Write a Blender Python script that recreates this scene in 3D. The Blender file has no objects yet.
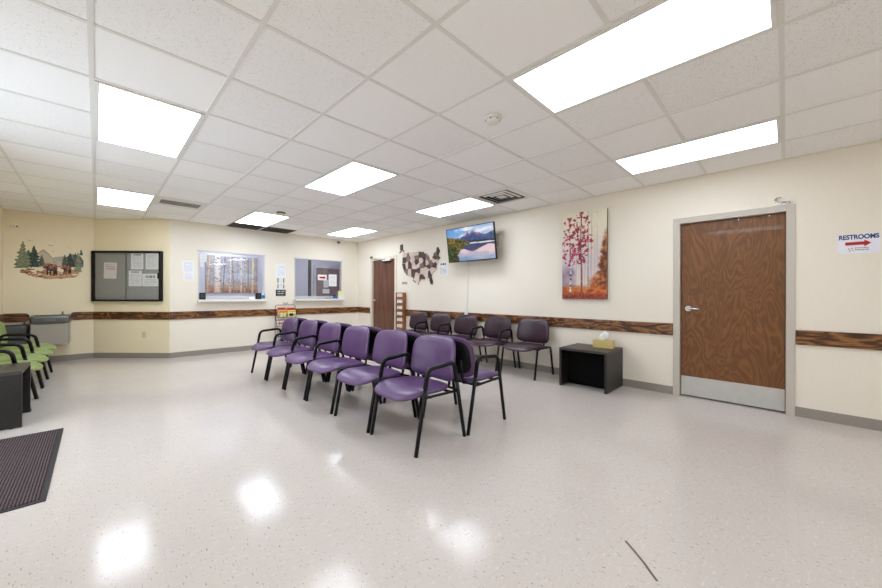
import bpy, bmesh, math, random
from mathutils import Vector, Matrix, noise
random.seed(7)
PI = math.pi
S = bpy.context.scene
C = S.collection
H = 1.175                      # camera height
HC = 2.525                     # ceiling height
XR, XL = 4.82, -1.065          # right and left wall planes
YB, YE, YN = 7.903, 8.88, -4.0 # window wall, end wall with the bears, wall behind the camera
AX, BX = -0.041, 0.937         # the slanted wall runs from (AX, YE) to (BX, YB)

# ------------------------------------------------------------------ materials
def lin(c):
    return tuple(((v/255)/12.92 if v/255 <= .04045 else ((v/255+.055)/1.055)**2.4) for v in c)

class N:
    """small node-graph helper"""
    def __init__(s, name):
        s.m = bpy.data.materials.new(name); s.m.use_nodes = True
        s.t = s.m.node_tree; s.n = s.t.nodes; s.l = s.t.links
        s.b = s.n['Principled BSDF']; s.out = s.n['Material Output']
    def new(s, typ, **kw):
        n = s.n.new(typ)
        for k, v in kw.items(): setattr(n, k, v)
        return n
    def put(s, sock, v):
        if hasattr(v, 'is_output') or isinstance(v, bpy.types.NodeSocket): s.l.new(v, sock)
        else: sock.default_value = v
    def math(s, op, a, b=0., c=None, clamp=False):
        n = s.new('ShaderNodeMath', operation=op, use_clamp=clamp)
        s.put(n.inputs[0], a); s.put(n.inputs[1], b)
        if c is not None: s.put(n.inputs[2], c)
        return n.outputs[0]
    def coord(s, kind='Object', scale=(1, 1, 1), rot=(0, 0, 0)):
        tc = s.new('ShaderNodeTexCoord'); mp = s.new('ShaderNodeMapping')
        s.l.new(tc.outputs[kind], mp.inputs[0]); mp.inputs['Scale'].default_value = scale; mp.inputs['Rotation'].default_value = rot
        return mp.outputs[0]
    def noise(s, vec, scale, detail=2., rough=.5, dist=0.):
        n = s.new('ShaderNodeTexNoise'); s.l.new(vec, n.inputs['Vector'])
        n.inputs['Scale'].default_value = scale; n.inputs['Detail'].default_value = detail
        n.inputs['Roughness'].default_value = rough; n.inputs['Distortion'].default_value = dist
        return n.outputs['Fac']
    def ramp(s, fac, stops):
        n = s.new('ShaderNodeValToRGB'); e = n.color_ramp.elements
        while len(e) < len(stops): e.new(.5)
        for el, (p, c) in zip(e, stops):
            el.position = p; el.color = (*c, 1)
        s.l.new(fac, n.inputs[0]); return n.outputs[0]
    def mix(s, fac, a, b, mode='MIX'):
        n = s.new('ShaderNodeMix', data_type='RGBA', blend_type=mode)
        s.put(n.inputs[0], fac)
        for i, v in ((6, a), (7, b)):
            s.put(n.inputs[i], v if not isinstance(v, tuple) else (*v, 1))
        return n.outputs[2]
    def base(s, c): s.put(s.b.inputs['Base Color'], c if not isinstance(c, tuple) else (*c, 1))
    def bump(s, h, strength=.2, dist=.002):
        n = s.new('ShaderNodeBump'); n.inputs['Strength'].default_value = strength; n.inputs['Distance'].default_value = dist
        s.l.new(h, n.inputs['Height']); s.l.new(n.outputs[0], s.b.inputs['Normal'])
    def set(s, rough=.5, metal=0., spec=None, coat=None):
        s.b.inputs['Roughness'].default_value = rough; s.b.inputs['Metallic'].default_value = metal
        if spec is not None: s.b.inputs['Specular IOR Level'].default_value = spec
        if coat is not None: s.b.inputs['Coat Weight'].default_value = coat
        return s

def simple(name, rgb, rough=.5, metal=0., vary=.06, vs=30., bump=0., spec=None, coat=None):
    g = N(name); g.set(rough, metal, spec, coat); c = lin(rgb)
    v = g.coord(); f = g.noise(v, vs, 3.)
    g.base(g.mix(f, tuple(x*(1-vary) for x in c), tuple(min(1, x*(1+vary)) for x in c)))
    if bump: g.bump(f, bump, .001)
    return g.m

MT = {}
def wall_mat(name, rgb):
    g = N(name); g.set(.55, spec=.35); c = lin(rgb); v = g.coord('Object', (1, 1, .18))
    f = g.noise(v, 60, 3., .6)
    f2 = g.noise(g.coord(), 1.3, 2.)
    col = g.mix(f, tuple(x*.975 for x in c), tuple(min(1, x*1.02) for x in c))
    g.base(g.mix(g.math('MULTIPLY', f2, .05), col, tuple(x*.8 for x in c)))
    g.bump(g.noise(g.coord('Object', (1, 1, .25)), 220, 2.), .12, .001)
    return g.m
MT['wall'] = wall_mat('cream_wall_vinyl', (236, 228, 214))
MT['wall_tan'] = wall_mat('tan_wall_vinyl', (244, 232, 202))
MT['office'] = wall_mat('lilac_grey_office_paint', (200, 197, 208))

def ceiling_mat():
    g = N('fissured_ceiling_tile'); g.set(.9, spec=.1); v = g.coord()
    sep = g.new('ShaderNodeSeparateXYZ'); g.l.new(v, sep.inputs[0])
    ix = g.math('FLOOR', g.math('DIVIDE', g.math('ADD', sep.outputs[0], .0256), .6096))
    iy = g.math('FLOOR', g.math('DIVIDE', g.math('SUBTRACT', sep.outputs[1], .0204), .6096))
    cb = g.new('ShaderNodeCombineXYZ'); g.l.new(ix, cb.inputs[0]); g.l.new(iy, cb.inputs[1])
    wn = g.new('ShaderNodeTexWhiteNoise', noise_dimensions='3D'); g.l.new(cb.outputs[0], wn.inputs[0])
    r = wn.outputs['Value']
    fine = g.noise(v, 125, 2., .55)
    thr = g.math('SUBTRACT', .39, g.math('MULTIPLY', r, .09))
    pit = g.math('MULTIPLY', g.math('SUBTRACT', thr, fine), 22., clamp=True)
    c = lin((250, 249, 247))
    tile = g.mix(r, tuple(x*.95 for x in c), c)
    g.base(g.mix(g.math('MULTIPLY', pit, .42), tile, lin((160, 155, 148))))
    g.bump(g.math('SUBTRACT', 1., pit), .35, .004)
    return g.m
MT['tile'] = ceiling_mat()
MT['tbar'] = simple('white_ceiling_grid', (228, 226, 221), .5, 0, .02)
MT['tbar_wall'] = simple('white_wall_angle', (226, 221, 208), .5, 0, .02)

def floor_mat():
    g = N('polished_vinyl_tile'); v = g.coord()
    g.set(.2, spec=.26)
    c = lin((200, 191, 184))
    sep = g.new('ShaderNodeSeparateXYZ'); g.l.new(v, sep.inputs[0])
    px = g.math('DIVIDE', g.math('ADD', sep.outputs[0], .1), .3048); py = g.math('DIVIDE', g.math('ADD', sep.outputs[1], .05), .3048)
    cb = g.new('ShaderNodeCombineXYZ'); g.l.new(g.math('FLOOR', px), cb.inputs[0]); g.l.new(g.math('FLOOR', py), cb.inputs[1])
    wn = g.new('ShaderNodeTexWhiteNoise', noise_dimensions='3D'); g.l.new(cb.outputs[0], wn.inputs[0])
    r = wn.outputs['Value']
    # flecks lie along or across the tile
    fa = g.noise(g.coord('Object', (1, .28, 1), (0, 0, .5)), 135, 2., .5)
    fb = g.noise(g.coord('Object', (.3, 1, 1), (0, 0, .3)), 80, 2., .5)
    dk = g.math('MULTIPLY', g.math('SUBTRACT', fa, .64), 14., clamp=True)
    lt = g.math('MULTIPLY', g.math('SUBTRACT', fb, .60), 10., clamp=True)
    cl = g.noise(v, 7, 3., .6)
    col = g.mix(r, tuple(x*.975 for x in c), c)
    col = g.mix(g.math('MULTIPLY', cl, .18), col, lin((186, 176, 168)))
    col = g.mix(g.math('MULTIPLY', lt, .35), col, lin((224, 219, 213)))
    col = g.mix(g.math('MULTIPLY', dk, .7), col, lin((112, 98, 90)))
    jx = g.math('LESS_THAN', g.math('FRACT', px), .006); jy = g.math('LESS_THAN', g.math('FRACT', py), .006)
    col = g.mix(g.math('MULTIPLY', g.math('MAXIMUM', jx, jy), .10), col, lin((120, 108, 98)))
    g.base(col)
    rg = g.math('ADD', .11, g.math('MULTIPLY', g.noise(v, 3., 3.), .05)); g.l.new(rg, g.b.inputs['Roughness'])
    g.bump(g.noise(v, 2.2, 2.), .05, .02)
    return g.m
MT['floor'] = floor_mat()

def wood_grain(name, dark, light, scale=(1.2, 30, 30), rough=.4, dist=1.5, nscale=3., contrast=(.35, .65), coat=.2):
    g = N(name); g.set(rough, coat=coat)
    v = g.coord('Object', scale)
    f = g.noise(v, nscale, 5., .6, dist)
    g.base(g.ramp(f, [(contrast[0], lin(dark)), (contrast[1], lin(light))])); g.bump(f, .08, .001)
    return g.m
MT['rackwood'] = wood_grain('honey_oak', (120, 70, 32), (168, 110, 58), (20, 20, 2), .45)

def veneer(name, dark, mid, light, sc=(1.7, 1.7, .75), rings=17., streak=.45, nsc=1.25, amp=.45):
    g = N(name); g.set(.36, coat=.15)
    v = g.coord('Object', sc)
    h = g.noise(v, nsc, 3., .5, .5)
    band = g.math('FRACT', g.math('MULTIPLY', h, rings))
    tri = g.math('ABSOLUTE', g.math('SUBTRACT', g.math('MULTIPLY', band, 2.), 1.))
    st = g.noise(g.coord('Object', (60*sc[0]/1.7, 60*sc[1]/1.7, 3*sc[2]/.75)), 1., 4., .65)
    f = g.math('ADD', g.math('MULTIPLY', tri, 1-streak), g.math('MULTIPLY', st, streak))
    blot = g.noise(g.coord('Object', (2.2, 2.2, .8)), 1.7, 3.)
    col = g.ramp(f, [(.15, lin(dark)), (.45, lin(mid)), (.9, lin(light))])
    g.base(g.mix(g.math('MULTIPLY', blot, amp), col, lin(dark)))
    return g.m
MT['door'] = veneer('walnut_stained_birch_veneer', (96, 57, 25), (113, 69, 33), (142, 92, 48), (2.6, 2.6, .8), 19., .48, 1.5, .35)
MT['door_far'] = veneer('dark_mahogany_veneer', (74, 42, 30), (102, 60, 44), (130, 84, 62), (2.5, 2.5, .35), 5., .6)
MT['oak'] = veneer('stained_oak_rail', (56, 29, 12), (104, 62, 30), (160, 110, 66), (1.3, 4, 5.5), 7., .18, 1.5, .25)
MT['oak_y'] = veneer('stained_oak_rail_lengthwise', (56, 29, 12), (104, 62, 30), (160, 110, 66), (4, 1.3, 5.5), 7., .18, 1.5, .25)
MT['base'] = simple('taupe_vinyl_base', (148, 140, 132), .5, 0, .04)
MT['frame'] = simple('greige_door_frame_paint', (196, 188, 177), .45, 0, .03)
MT['frame_cream'] = simple('cream_door_frame_paint', (222, 213, 194), .45, 0, .02)
MT['chrome'] = simple('satin_chrome', (205, 205, 205), .25, 1., .03)
MT['kick'] = simple('brushed_kick_plate', (205, 205, 204), .42, .6, .08, 14.)
MT['steel'] = simple('grey_stainless_steel', (128, 130, 132), .4, .8, .06, 12.)
MT['granite'] = simple('grey_enamel_panel', (168, 162, 152), .45, .25, .04, 90.)
MT['dkgrey'] = simple('dark_grey_enamel', (86, 86, 88), .4, .2, .06)
MT['black_metal'] = simple('black_powder_coat', (5, 5, 6), .34, 0, .1, 60., spec=.28)
MT['black_plastic'] = simple('black_plastic', (12, 11, 13), .5, 0, .1, 60., spec=.3)
MT['black_gloss'] = simple('black_gloss_plastic', (14, 14, 16), .18, 0, .05)
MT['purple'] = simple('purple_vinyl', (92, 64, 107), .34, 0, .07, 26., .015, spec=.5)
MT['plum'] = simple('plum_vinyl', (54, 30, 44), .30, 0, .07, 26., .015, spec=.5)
MT['green'] = simple('green_vinyl', (136, 154, 90), .38, 0, .05, 26., .06)
MT['white_plastic'] = simple('white_plastic', (232, 230, 225), .4, 0, .02)
MT['ivory'] = simple('ivory_plastic', (222, 208, 172), .4, 0, .02)
MT['white_paint'] = simple('white_sill_paint', (232, 231, 228), .35, 0, .02)
MT['alu'] = simple('white_aluminium', (206, 206, 208), .35, .3, .03)
MT['void'] = simple('dark_duct', (24, 22, 20), .8, 0, .1)
MT['grille'] = simple('dark_grey_grille', (74, 70, 66), .6, 0, .08)
MT['dust'] = simple('dusty_duct_lining', (92, 86, 78), .8, 0, .35, 18.)
MT['sign_white'] = simple('cool_white_sign', (234, 234, 244), .45, 0, .01)
MT['paper'] = simple('plain_paper', (238, 236, 234), .7, 0, .01)
MT['tissue'] = simple('white_tissue', (248, 248, 248), .8, 0, .01)
MT['carton'] = simple('tan_tissue_carton', (206, 184, 120), .55, 0, .06, 40.)
MT['red'] = simple('red_print', (178, 22, 26), .5, 0, .02)
MT['navy'] = simple('navy_print', (38, 52, 110), .5, 0, .02)
MT['inkgrey'] = simple('grey_print', (120, 118, 122), .5, 0, .02)
MT['black_print'] = simple('black_print', (30, 30, 32), .6, 0, .02)
MT['white_print'] = simple('white_print', (225, 225, 225), .6, 0, .02)
MT['yellow'] = simple('yellow_print', (226, 196, 60), .5, 0, .1, 40.)
MT['paleyellow'] = simple('pale_yellow_card', (238, 232, 160), .6, 0, .03)
MT['orange'] = simple('orange_print', (214, 128, 60), .5, 0, .15, 40.)
MT['pink'] = simple('pink_print', (214, 150, 140), .5, 0, .15, 40.)
MT['blue'] = simple('blue_plastic', (70, 110, 170), .35, 0, .05)
MT['clearblue'] = simple('pale_blue_bottle', (160, 196, 214), .2, 0, .04)
MT['felt'] = simple('grey_felt_board', (158, 158, 155), .9, 0, .06, 160., .1)
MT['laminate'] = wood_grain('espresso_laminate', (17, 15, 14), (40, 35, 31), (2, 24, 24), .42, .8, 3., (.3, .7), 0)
MT['laminate_top'] = wood_grain('espresso_laminate_painted_sheen', (40, 35, 31), (72, 64, 57), (2, 24, 24), .4, .8, 3., (.3, .7), 0)  # lighter copy for the tabletop, its reflected light put into the colour
MT['shade_board'] = simple('board_with_painted_shade', (9, 8, 8), .7, 0, .1, 60., spec=.1)  # back of the table recess, with the shade put into its colour
MT['mauve_door'] = simple('mauve_brown_office_door', (142, 118, 118), .5, 0, .05, 6.)
MT['scuff'] = simple('dark_scuff', (96, 86, 76), .6, 0, .1)
MT['map_dark'] = wood_grain('dark_walnut_piece', (54, 40, 38), (88, 68, 64), (14, 14, 14), .6, 1, 2, coat=0)
MT['map_mid'] = wood_grain('brown_oak_piece', (112, 86, 80), (150, 120, 112), (14, 14, 14), .6, 1, 2, coat=0)
MT['map_light'] = wood_grain('pale_maple_piece', (198, 174, 162), (230, 210, 198), (14, 14, 14), .6, 1, 2, coat=0)

def mat_mat():
    g = N('ribbed_entrance_carpet'); g.set(.95, spec=.1); v = g.coord()
    w = g.new('ShaderNodeTexWave', wave_type='BANDS', bands_direction='X'); g.l.new(v, w.inputs[0])
    w.inputs['Scale'].default_value = 22; w.inputs['Distortion'].default_value = 1.2; w.inputs['Detail Scale'].default_value = 3
    n = g.noise(v, 160, 3., .7)
    f = g.math('MULTIPLY', w.outputs['Fac'], n)
    g.base(g.ramp(f, [(.05, lin((44, 36, 38))), (.55, lin((104, 90, 90)))])); g.bump(f, .7, .006)
    return g.m
MT['carpet'] = mat_mat()
MT['rubber'] = simple('black_rubber_edge', (34, 30, 31), .7, 0, .08, 60.)

def printed(name, lines=14, ink=(120, 120, 130), bg=(236, 235, 236), head=None, x0=.12, x1=.88, top=.88, bot=.1):
    """paper with rows of small illegible print, from the sheet's own Generated coordinates"""
    g = N(name); g.set(.65)
    tc = g.new('ShaderNodeTexCoord'); sep = g.new('ShaderNodeSeparateXYZ'); g.l.new(tc.outputs['Generated'], sep.inputs[0])
    x, z = sep.outputs[0], sep.outputs[2]
    zl = g.math('MULTIPLY', z, float(lines)); row = g.math('LESS_THAN', g.math('FRACT', zl), .5)
    cb = g.new('ShaderNodeCombineXYZ'); g.l.new(g.math('MULTIPLY', x, 14.), cb.inputs[0]); g.l.new(g.math('MULTIPLY', g.math('FLOOR', zl), 5.37), cb.inputs[1])
    w = g.math('GREATER_THAN', g.noise(cb.outputs[0], 1., 1.), .43)
    m = g.math('MULTIPLY', row, w)
    for a, op, b in ((x, 'GREATER_THAN', x0), (x, 'LESS_THAN', x1), (z, 'LESS_THAN', top), (z, 'GREATER_THAN', bot)):
        m = g.math('MULTIPLY', m, g.math(op, a, b))
    col = g.mix(m, lin(bg), lin(ink))
    if head:
        hm = g.math('MULTIPLY', g.math('GREATER_THAN', z, head[0]), g.math('LESS_THAN', z, head[1]))
        for a, op, b in ((x, 'GREATER_THAN', .2), (x, 'LESS_THAN', .8)): hm = g.math('MULTIPLY', hm, g.math(op, a, b))
        cb2 = g.new('ShaderNodeCombineXYZ'); g.l.new(g.math('MULTIPLY', x, 16.), cb2.inputs[0])
        hm = g.math('MULTIPLY', hm, g.math('GREATER_THAN', g.noise(cb2.outputs[0], 1., 0.), .42))
        col = g.mix(hm, col, lin(head[2]))
    g.base(col); return g.m
MT['text'] = printed('printed_sheet', 13, (202, 202, 194))
MT['text_head'] = printed('printed_sheet_with_heading', 12, (206, 206, 200), head=(.86, .95, (130, 130, 134)), top=.78)
MT['text_blue'] = printed('printed_sheet_blue_ink', 11, (202, 205, 214), (236, 236, 240))
MT['text_wide'] = printed('printed_landscape_sheet', 8, (200, 200, 190), head=(.66, .86, (140, 140, 144)), top=.6)
MT['text_white'] = printed('white_print_on_black', 3, (190, 190, 190), (26, 26, 28), top=.9, bot=.12)
MT['text_flyer'] = printed('flyer_print', 7, (196, 150, 150), (238, 230, 228), top=.9, bot=.55)
MT['text_dark'] = printed('dark_print_plate', 2, (60, 56, 52), (200, 192, 176), top=1, bot=0, x0=0, x1=1)

def glass_mat():
    g = N('window_glass'); t = g.t
    tr = g.new('ShaderNodeBsdfTransparent'); tr.inputs[0].default_value = (.965, .97, .975, 1)
    gl = g.new('ShaderNodeBsdfGlossy'); gl.inputs['Roughness'].default_value = .015
    fr = g.new('ShaderNodeFresnel'); ge = g.new('ShaderNodeNewGeometry')
    g.l.new(g.math('SUBTRACT', 1.5, g.math('MULTIPLY', ge.outputs['Backfacing'], .83333)), fr.inputs[0])
    mx = g.new('ShaderNodeMixShader')
    g.l.new(g.math('MULTIPLY', fr.outputs[0], 1.0, clamp=True), mx.inputs[0]); g.l.new(tr.outputs[0], mx.inputs[1]); g.l.new(gl.outputs[0], mx.inputs[2])
    g.l.new(mx.outputs[0], g.out.inputs[0]); return g.m
MT['glass'] = glass_mat()

def emit_mat(name, col, k):
    g = N(name); g.base(col); g.b.inputs['Emission Color'].default_value = (*col, 1); g.b.inputs['Emission Strength'].default_value = k; g.set(.5)
    return g.m
LIGHT = 11.0
MT['lamp'] = emit_mat('fluorescent_diffuser', (.90, .99, 1.10), LIGHT)
MT['lamp_dim'] = emit_mat('fluorescent_diffuser_dimmed', (.90, .99, 1.10), LIGHT*.57)

def attr_mat(name, emit=0., rough=.6):
    g = N(name); a = g.new('ShaderNodeAttribute'); a.attribute_name = 'Col'
    if emit:
        g.base((.01, .01, .01)); g.l.new(a.outputs[0], g.b.inputs['Emission Color']); g.b.inputs['Emission Strength'].default_value = emit
    else: g.l.new(a.outputs[0], g.b.inputs['Base Color'])
    g.set(rough); return g.m
MT['picture'] = attr_mat('painted_canvas')
MT['decal'] = attr_mat('printed_decal')
MT['screen'] = attr_mat('lit_screen', 1.0, .12)

# ------------------------------------------------------------------ mesh helpers
def NB(): return bmesh.new()
def faces_of(r): return list({f for v in r for f in v.link_faces})
def box(bm, x0, x1, y0, y1, z0, z1, bev=0., mi=0, seg=2):
    r = bmesh.ops.create_cube(bm, size=1.)['verts']
    for v in r: v.co = Vector(((x0+x1)/2+v.co.x*(x1-x0), (y0+y1)/2+v.co.y*(y1-y0), (z0+z1)/2+v.co.z*(z1-z0)))
    fs = faces_of(r)
    for f in fs: f.material_index = mi
    if bev:
        es = list({e for f in fs for e in f.edges})
        g = bmesh.ops.bevel(bm, geom=es, offset=bev, segments=seg, affect='EDGES', profile=.5)
        for f in g['faces']: f.material_index = mi
def cyl(bm, c, r, h, axis='Z', n=24, r2=None, mi=0):
    r2 = r if r2 is None else r2
    rot = {'Z': Matrix(), 'Y': Matrix.Rotation(-PI/2, 4, 'X'), 'X': Matrix.Rotation(PI/2, 4, 'Y')}[axis]
    g = bmesh.ops.create_cone(bm, cap_ends=True, segments=n, radius1=r, radius2=r2, depth=h, matrix=Matrix.Translation(c) @ rot)
    for f in faces_of(g['verts']): f.material_index = mi
def fillet(pts, rad, n=4):
    pts = [Vector(p) for p in pts]; out = [pts[0]]
    for a, b, c in zip(pts, pts[1:], pts[2:]):
        d1, d2 = (a-b), (c-b); r = min(rad, d1.length*.49, d2.length*.49)
        p, q = b+d1.normalized()*r, b+d2.normalized()*r
        for i in range(n+1):
            t = i/n; out.append(p*(1-t)**2+b*2*t*(1-t)+q*t*t)
    out.append(pts[-1]); return out
def tube(bm, pts, r, n=8, mi=0):
    pts = [Vector(p) for p in pts]; rings = []; up = None
    for i, p in enumerate(pts):
        t = ((pts[min(i+1, len(pts)-1)]-pts[max(i-1, 0)])).normalized()
        if up is None: up = Vector((1, 0, 0)) if abs(t.x) < .8 else Vector((0, 0, 1))
        s = t.cross(up).normalized(); up = s.cross(t).normalized()
        rr = r[i] if isinstance(r, (list, tuple)) else r
        rings.append([bm.verts.new(p+(up*math.cos(2*PI*k/n)+s*math.sin(2*PI*k/n))*rr) for k in range(n)])
    fs = []
    for a, b in zip(rings, rings[1:]):
        for k in range(n): fs.append(bm.faces.new((a[k], a[(k+1) % n], b[(k+1) % n], b[k])))
    fs.append(bm.faces.new(rings[0][::-1])); fs.append(bm.faces.new(rings[-1]))
    for f in fs: f.material_index = mi; f.smooth = True
def prism(bm, poly, y0, y1, mi=0):
    """polygon in local XZ, extruded from y0 (back) to y1 (front)"""
    a = [bm.verts.new((x, y0, z)) for x, z in poly]; b = [bm.verts.new((x, y1, z)) for x, z in poly]
    n = len(poly); fs = [bm.faces.new(a), bm.faces.new(b[::-1])]
    for k in range(n): fs.append(bm.faces.new((a[k], b[k], b[(k+1) % n], a[(k+1) % n])))
    for f in fs: f.material_index = mi
def lathe(bm, prof, c=(0, 0, 0), n=24, mi=0, axis='Z'):
    rings = []
    for r, h in prof:
        ring = []
        for k in range(n):
            a = 2*PI*k/n; x, y = r*math.cos(a), r*math.sin(a)
            p = (x, y, h) if axis == 'Z' else (x, -h, y)
            ring.append(bm.verts.new(Vector(p)+Vector(c)))
        rings.append(ring)
    fs = []
    for a, b in zip(rings, rings[1:]):
        for k in range(n): fs.append(bm.faces.new((a[k], a[(k+1) % n], b[(k+1) % n], b[k])))
    fs.append(bm.faces.new(rings[0][::-1])); fs.append(bm.faces.new(rings[-1]))
    for f in fs: f.material_index = mi; f.smooth = True
def pillow(bm, w, d, tt, tb, n=3.4, nth=44, K=7, f=None, mi=0):
    f = f or (lambda x, y, z, s: (x, y, z)); top, bot = [], []
    def pt(s, k, sgn, t):
        a = 2*PI*k/nth; ca, sa = math.cos(a), math.sin(a)
        x = w/2*s*math.copysign(abs(ca)**(2/n), ca); y = d/2*s*math.copysign(abs(sa)**(2/n), sa)
        return bm.verts.new(f(x, y, sgn*t*max(0, 1-s**5)**.55, s))
    ss = [.0, .3, .55, .75, .87, .95, .99, 1.]
    tc = bm.verts.new(f(0, 0, tt, 0)); bc = bm.verts.new(f(0, 0, -tb, 0))
    T = [[pt(s, k, 1, tt) for k in range(nth)] for s in ss[1:]]
    B = [[pt(s, k, -1, tb) for k in range(nth)] for s in ss[1:-1]]+[T[-1]]
    fs = []
    for k in range(nth):
        k2 = (k+1) % nth
        fs.append(bm.faces.new((tc, T[0][k], T[0][k2]))); fs.append(bm.faces.new((bc, B[0][k2], B[0][k])))
        for a, b in zip(T, T[1:]): fs.append(bm.faces.new((a[k], b[k], b[k2], a[k2])))
        for a, b in zip(B, B[1:]): fs.append(bm.faces.new((a[k2], b[k2], b[k], a[k])))
    for q in fs: q.smooth = True; q.material_index = mi
def obj(name, bm, mats, parent=None, smooth=False, recalc=True):
    if recalc: bmesh.ops.recalc_face_normals(bm, faces=bm.faces[:])
    me = bpy.data.meshes.new(name); bm.to_mesh(me); bm.free()
    for m in (mats if isinstance(mats, (list, tuple)) else [mats]): me.materials.append(MT[m] if isinstance(m, str) else m)
    if smooth:
        for p in me.polygons: p.use_smooth = True
    o = bpy.data.objects.new(name, me); C.objects.link(o)
    if parent: o.parent = parent
    return o
def thing(name, label, cat, loc=(0, 0, 0), rz=0., group=None):
    o = bpy.data.objects.new(name, None); C.objects.link(o); o.empty_display_size = .1
    o.location = loc; o.rotation_euler = (0, 0, rz); o['label'] = label; o['category'] = cat
    if group: o['group'] = group
    return o
def tag(o, label, cat, loc=None, rz=0., group=None):
    o['label'] = label; o['category'] = cat
    if group: o['group'] = group
    if loc is not None: o.location = loc; o.rotation_euler = (0, 0, rz)
    return o
def struct(name, bm, mats, parent=None, smooth=False):
    o = obj(name, bm, mats, parent, smooth); o['kind'] = 'structure'; return o
def bx(*a, **k):
    bm = NB(); box(bm, *a, **k); return bm
def dup(root, loc, rz, label, group=None, skip=()):
    r = root.copy(); C.objects.link(r); r.location = loc; r.rotation_euler = (0, 0, rz); r['label'] = label
    if group: r['group'] = group
    for ch in list(root.children):
        c = ch.copy(); C.objects.link(c); c.parent = r
        for g in ch.children:
            d = g.copy(); C.objects.link(d); d.parent = c
    return r
def painted(name, w, h, nu, nv, fn, mat, parent=None, y=0., cut=False, cast=None):
    """a flat picture: a fine grid in local XZ (x 0..w, z 0..h) whose vertices carry the pigment colours of fn(u, v)"""
    vs, cs = [], []
    for j in range(nv+1):
        for i in range(nu+1):
            u, v = i/nu, j/nv; vs.append((u*w, y, v*h)); cs.append(fn(u, v))
    fs = []
    for j in range(nv):
        for i in range(nu):
            q = (j*(nu+1)+i, j*(nu+1)+i+1, (j+1)*(nu+1)+i+1, (j+1)*(nu+1)+i)
            if cut and sum(cs[k] is None for k in q) > 1: continue
            fs.append(q)
    last = (128, 120, 100)
    me = bpy.data.meshes.new(name); me.from_pydata(vs, [], fs)
    at = me.color_attributes.new('Col', 'FLOAT_COLOR', 'POINT')
    for k, c in enumerate(cs):
        if c is None:   # an uncovered corner takes the nearest inked neighbour
            for dk in (1, -1, nu+1, -nu-1, nu+2, -nu-2, nu, -nu):
                if 0 <= k+dk < len(cs) and cs[k+dk] is not None: c = cs[k+dk]; break
        at.data[k].color = (*lin(tuple(max(0, min(255, x)) for x in (c or last))), 1)
    me.materials.append(MT[mat])
    if cut:
        bm = NB(); bm.from_mesh(me); bmesh.ops.delete(bm, geom=[v for v in bm.verts if not v.link_faces], context='VERTS'); bm.to_mesh(me); bm.free()
    o = bpy.data.objects.new(name, me); C.objects.link(o)
    if parent: o.parent = parent
    return o
R_RIGHT, R_LEFT, R_DIAG = -PI/2, PI/2, -PI/4

# ------------------------------------------------------------------ room shell
T = .12
struct('floor', bx(XL-.1, 6.4, YN-.1, 10.5, -.1, 0), 'floor')
struct('ceiling', bx(XL-.1, 6.4, YN-.1, 10.5, HC, HC+.08), 'tile')
# door openings in the right wall: near door -.065...94 (outer frame), far door 6.27..7.30
D1 = (-.065, .94, 2.07); D2 = (6.255, 7.30, 2.06)
bm = NB()
for y0, y1, z0, z1 in ((YN, D1[0]+.02, 0, HC), (D1[0]+.02, D1[1]-.02, D1[2]-.02, HC), (D1[1]-.02, D2[0]+.02, 0, HC),
                       (D2[0]+.02, D2[1]-.02, D2[2]-.02, HC), (D2[1]-.02, YB+T, 0, HC)):
    box(bm, XR, XR+T, y0, y1, z0, z1)
struct('wall_right', bm, 'wall')
W1 = (1.36, 2.545, 1.06, 2.0); W2 = (3.18, 4.365, 1.06, 2.0)
bm = NB()
for x0, x1, z0, z1 in ((BX, W1[0], 0, HC), (W1[0], W1[1], 0, W1[2]), (W1[0], W1[1], W1[3], HC), (W1[1], W2[0], 0, HC),
                       (W2[0], W2[1], 0, W2[2]), (W2[0], W2[1], W2[3], HC), (W2[1], XR, 0, HC)):
    box(bm, x0, x1, YB, YB+T, z0, z1)
struct('wall_back', bm, 'wall')
bm = NB(); vs = [(AX, YE), (BX, YB), (BX+.1, YB+T), (AX+.05, YE+T)]
lo = [bm.verts.new((*p, 0)) for p in vs]; hi = [bm.verts.new((*p, HC)) for p in vs]
bm.faces.new(lo); bm.faces.new(hi[::-1])
for k in range(4): bm.faces.new((lo[k], hi[k], hi[(k+1) % 4], lo[(k+1) % 4]))
struct('wall_corner', bm, 'wall_tan')
struct('wall_end', bx(XL-T, AX, YE, YE+T, 0, HC), 'wall_tan')
EN = (2.55, 4.75, 2.3)         # glazed entrance beside the mat, unseen and added for its daylight
bm = NB(); box(bm, XL-T, XL, YN, EN[0], 0, HC); box(bm, XL-T, XL, EN[1], YE, 0, HC); box(bm, XL-T, XL, EN[0], EN[1], EN[2], HC)
struct('wall_left', bm, 'wall_tan')
bm = NB()
for y0, y1, z0, z1 in ((EN[0], EN[0]+.05, 0, EN[2]), (EN[1]-.05, EN[1], 0, EN[2]), (3.68, 3.74, 0, EN[2]), (EN[0]+.05, 3.68, EN[2]-.05, EN[2]), (3.74, EN[1]-.05, EN[2]-.05, EN[2]), (EN[0]+.05, 3.68, 0, .1), (3.74, EN[1]-.05, 0, .1)): box(bm, XL-.08, XL-.03, y0, y1, z0, z1)
ent = struct('door_added', bm, 'alu')
struct('door_glass', bx(XL-.06, XL-.052, EN[0]+.05, 3.68, .1, EN[2]-.05), 'glass', ent); struct('side_glass', bx(XL-.06, XL-.052, 3.74, EN[1]-.05, .1, EN[2]-.05), 'glass', ent)
bm = NB(); box(bm, XL-.025, XL-.005, 2.7, 3.6, 1.0, 1.04, .004); struct('push_bar', bm, 'chrome', ent)
struct('wall_near', bx(XL-T, XR+T, YN-T, YN, 0, HC), 'wall')

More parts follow.
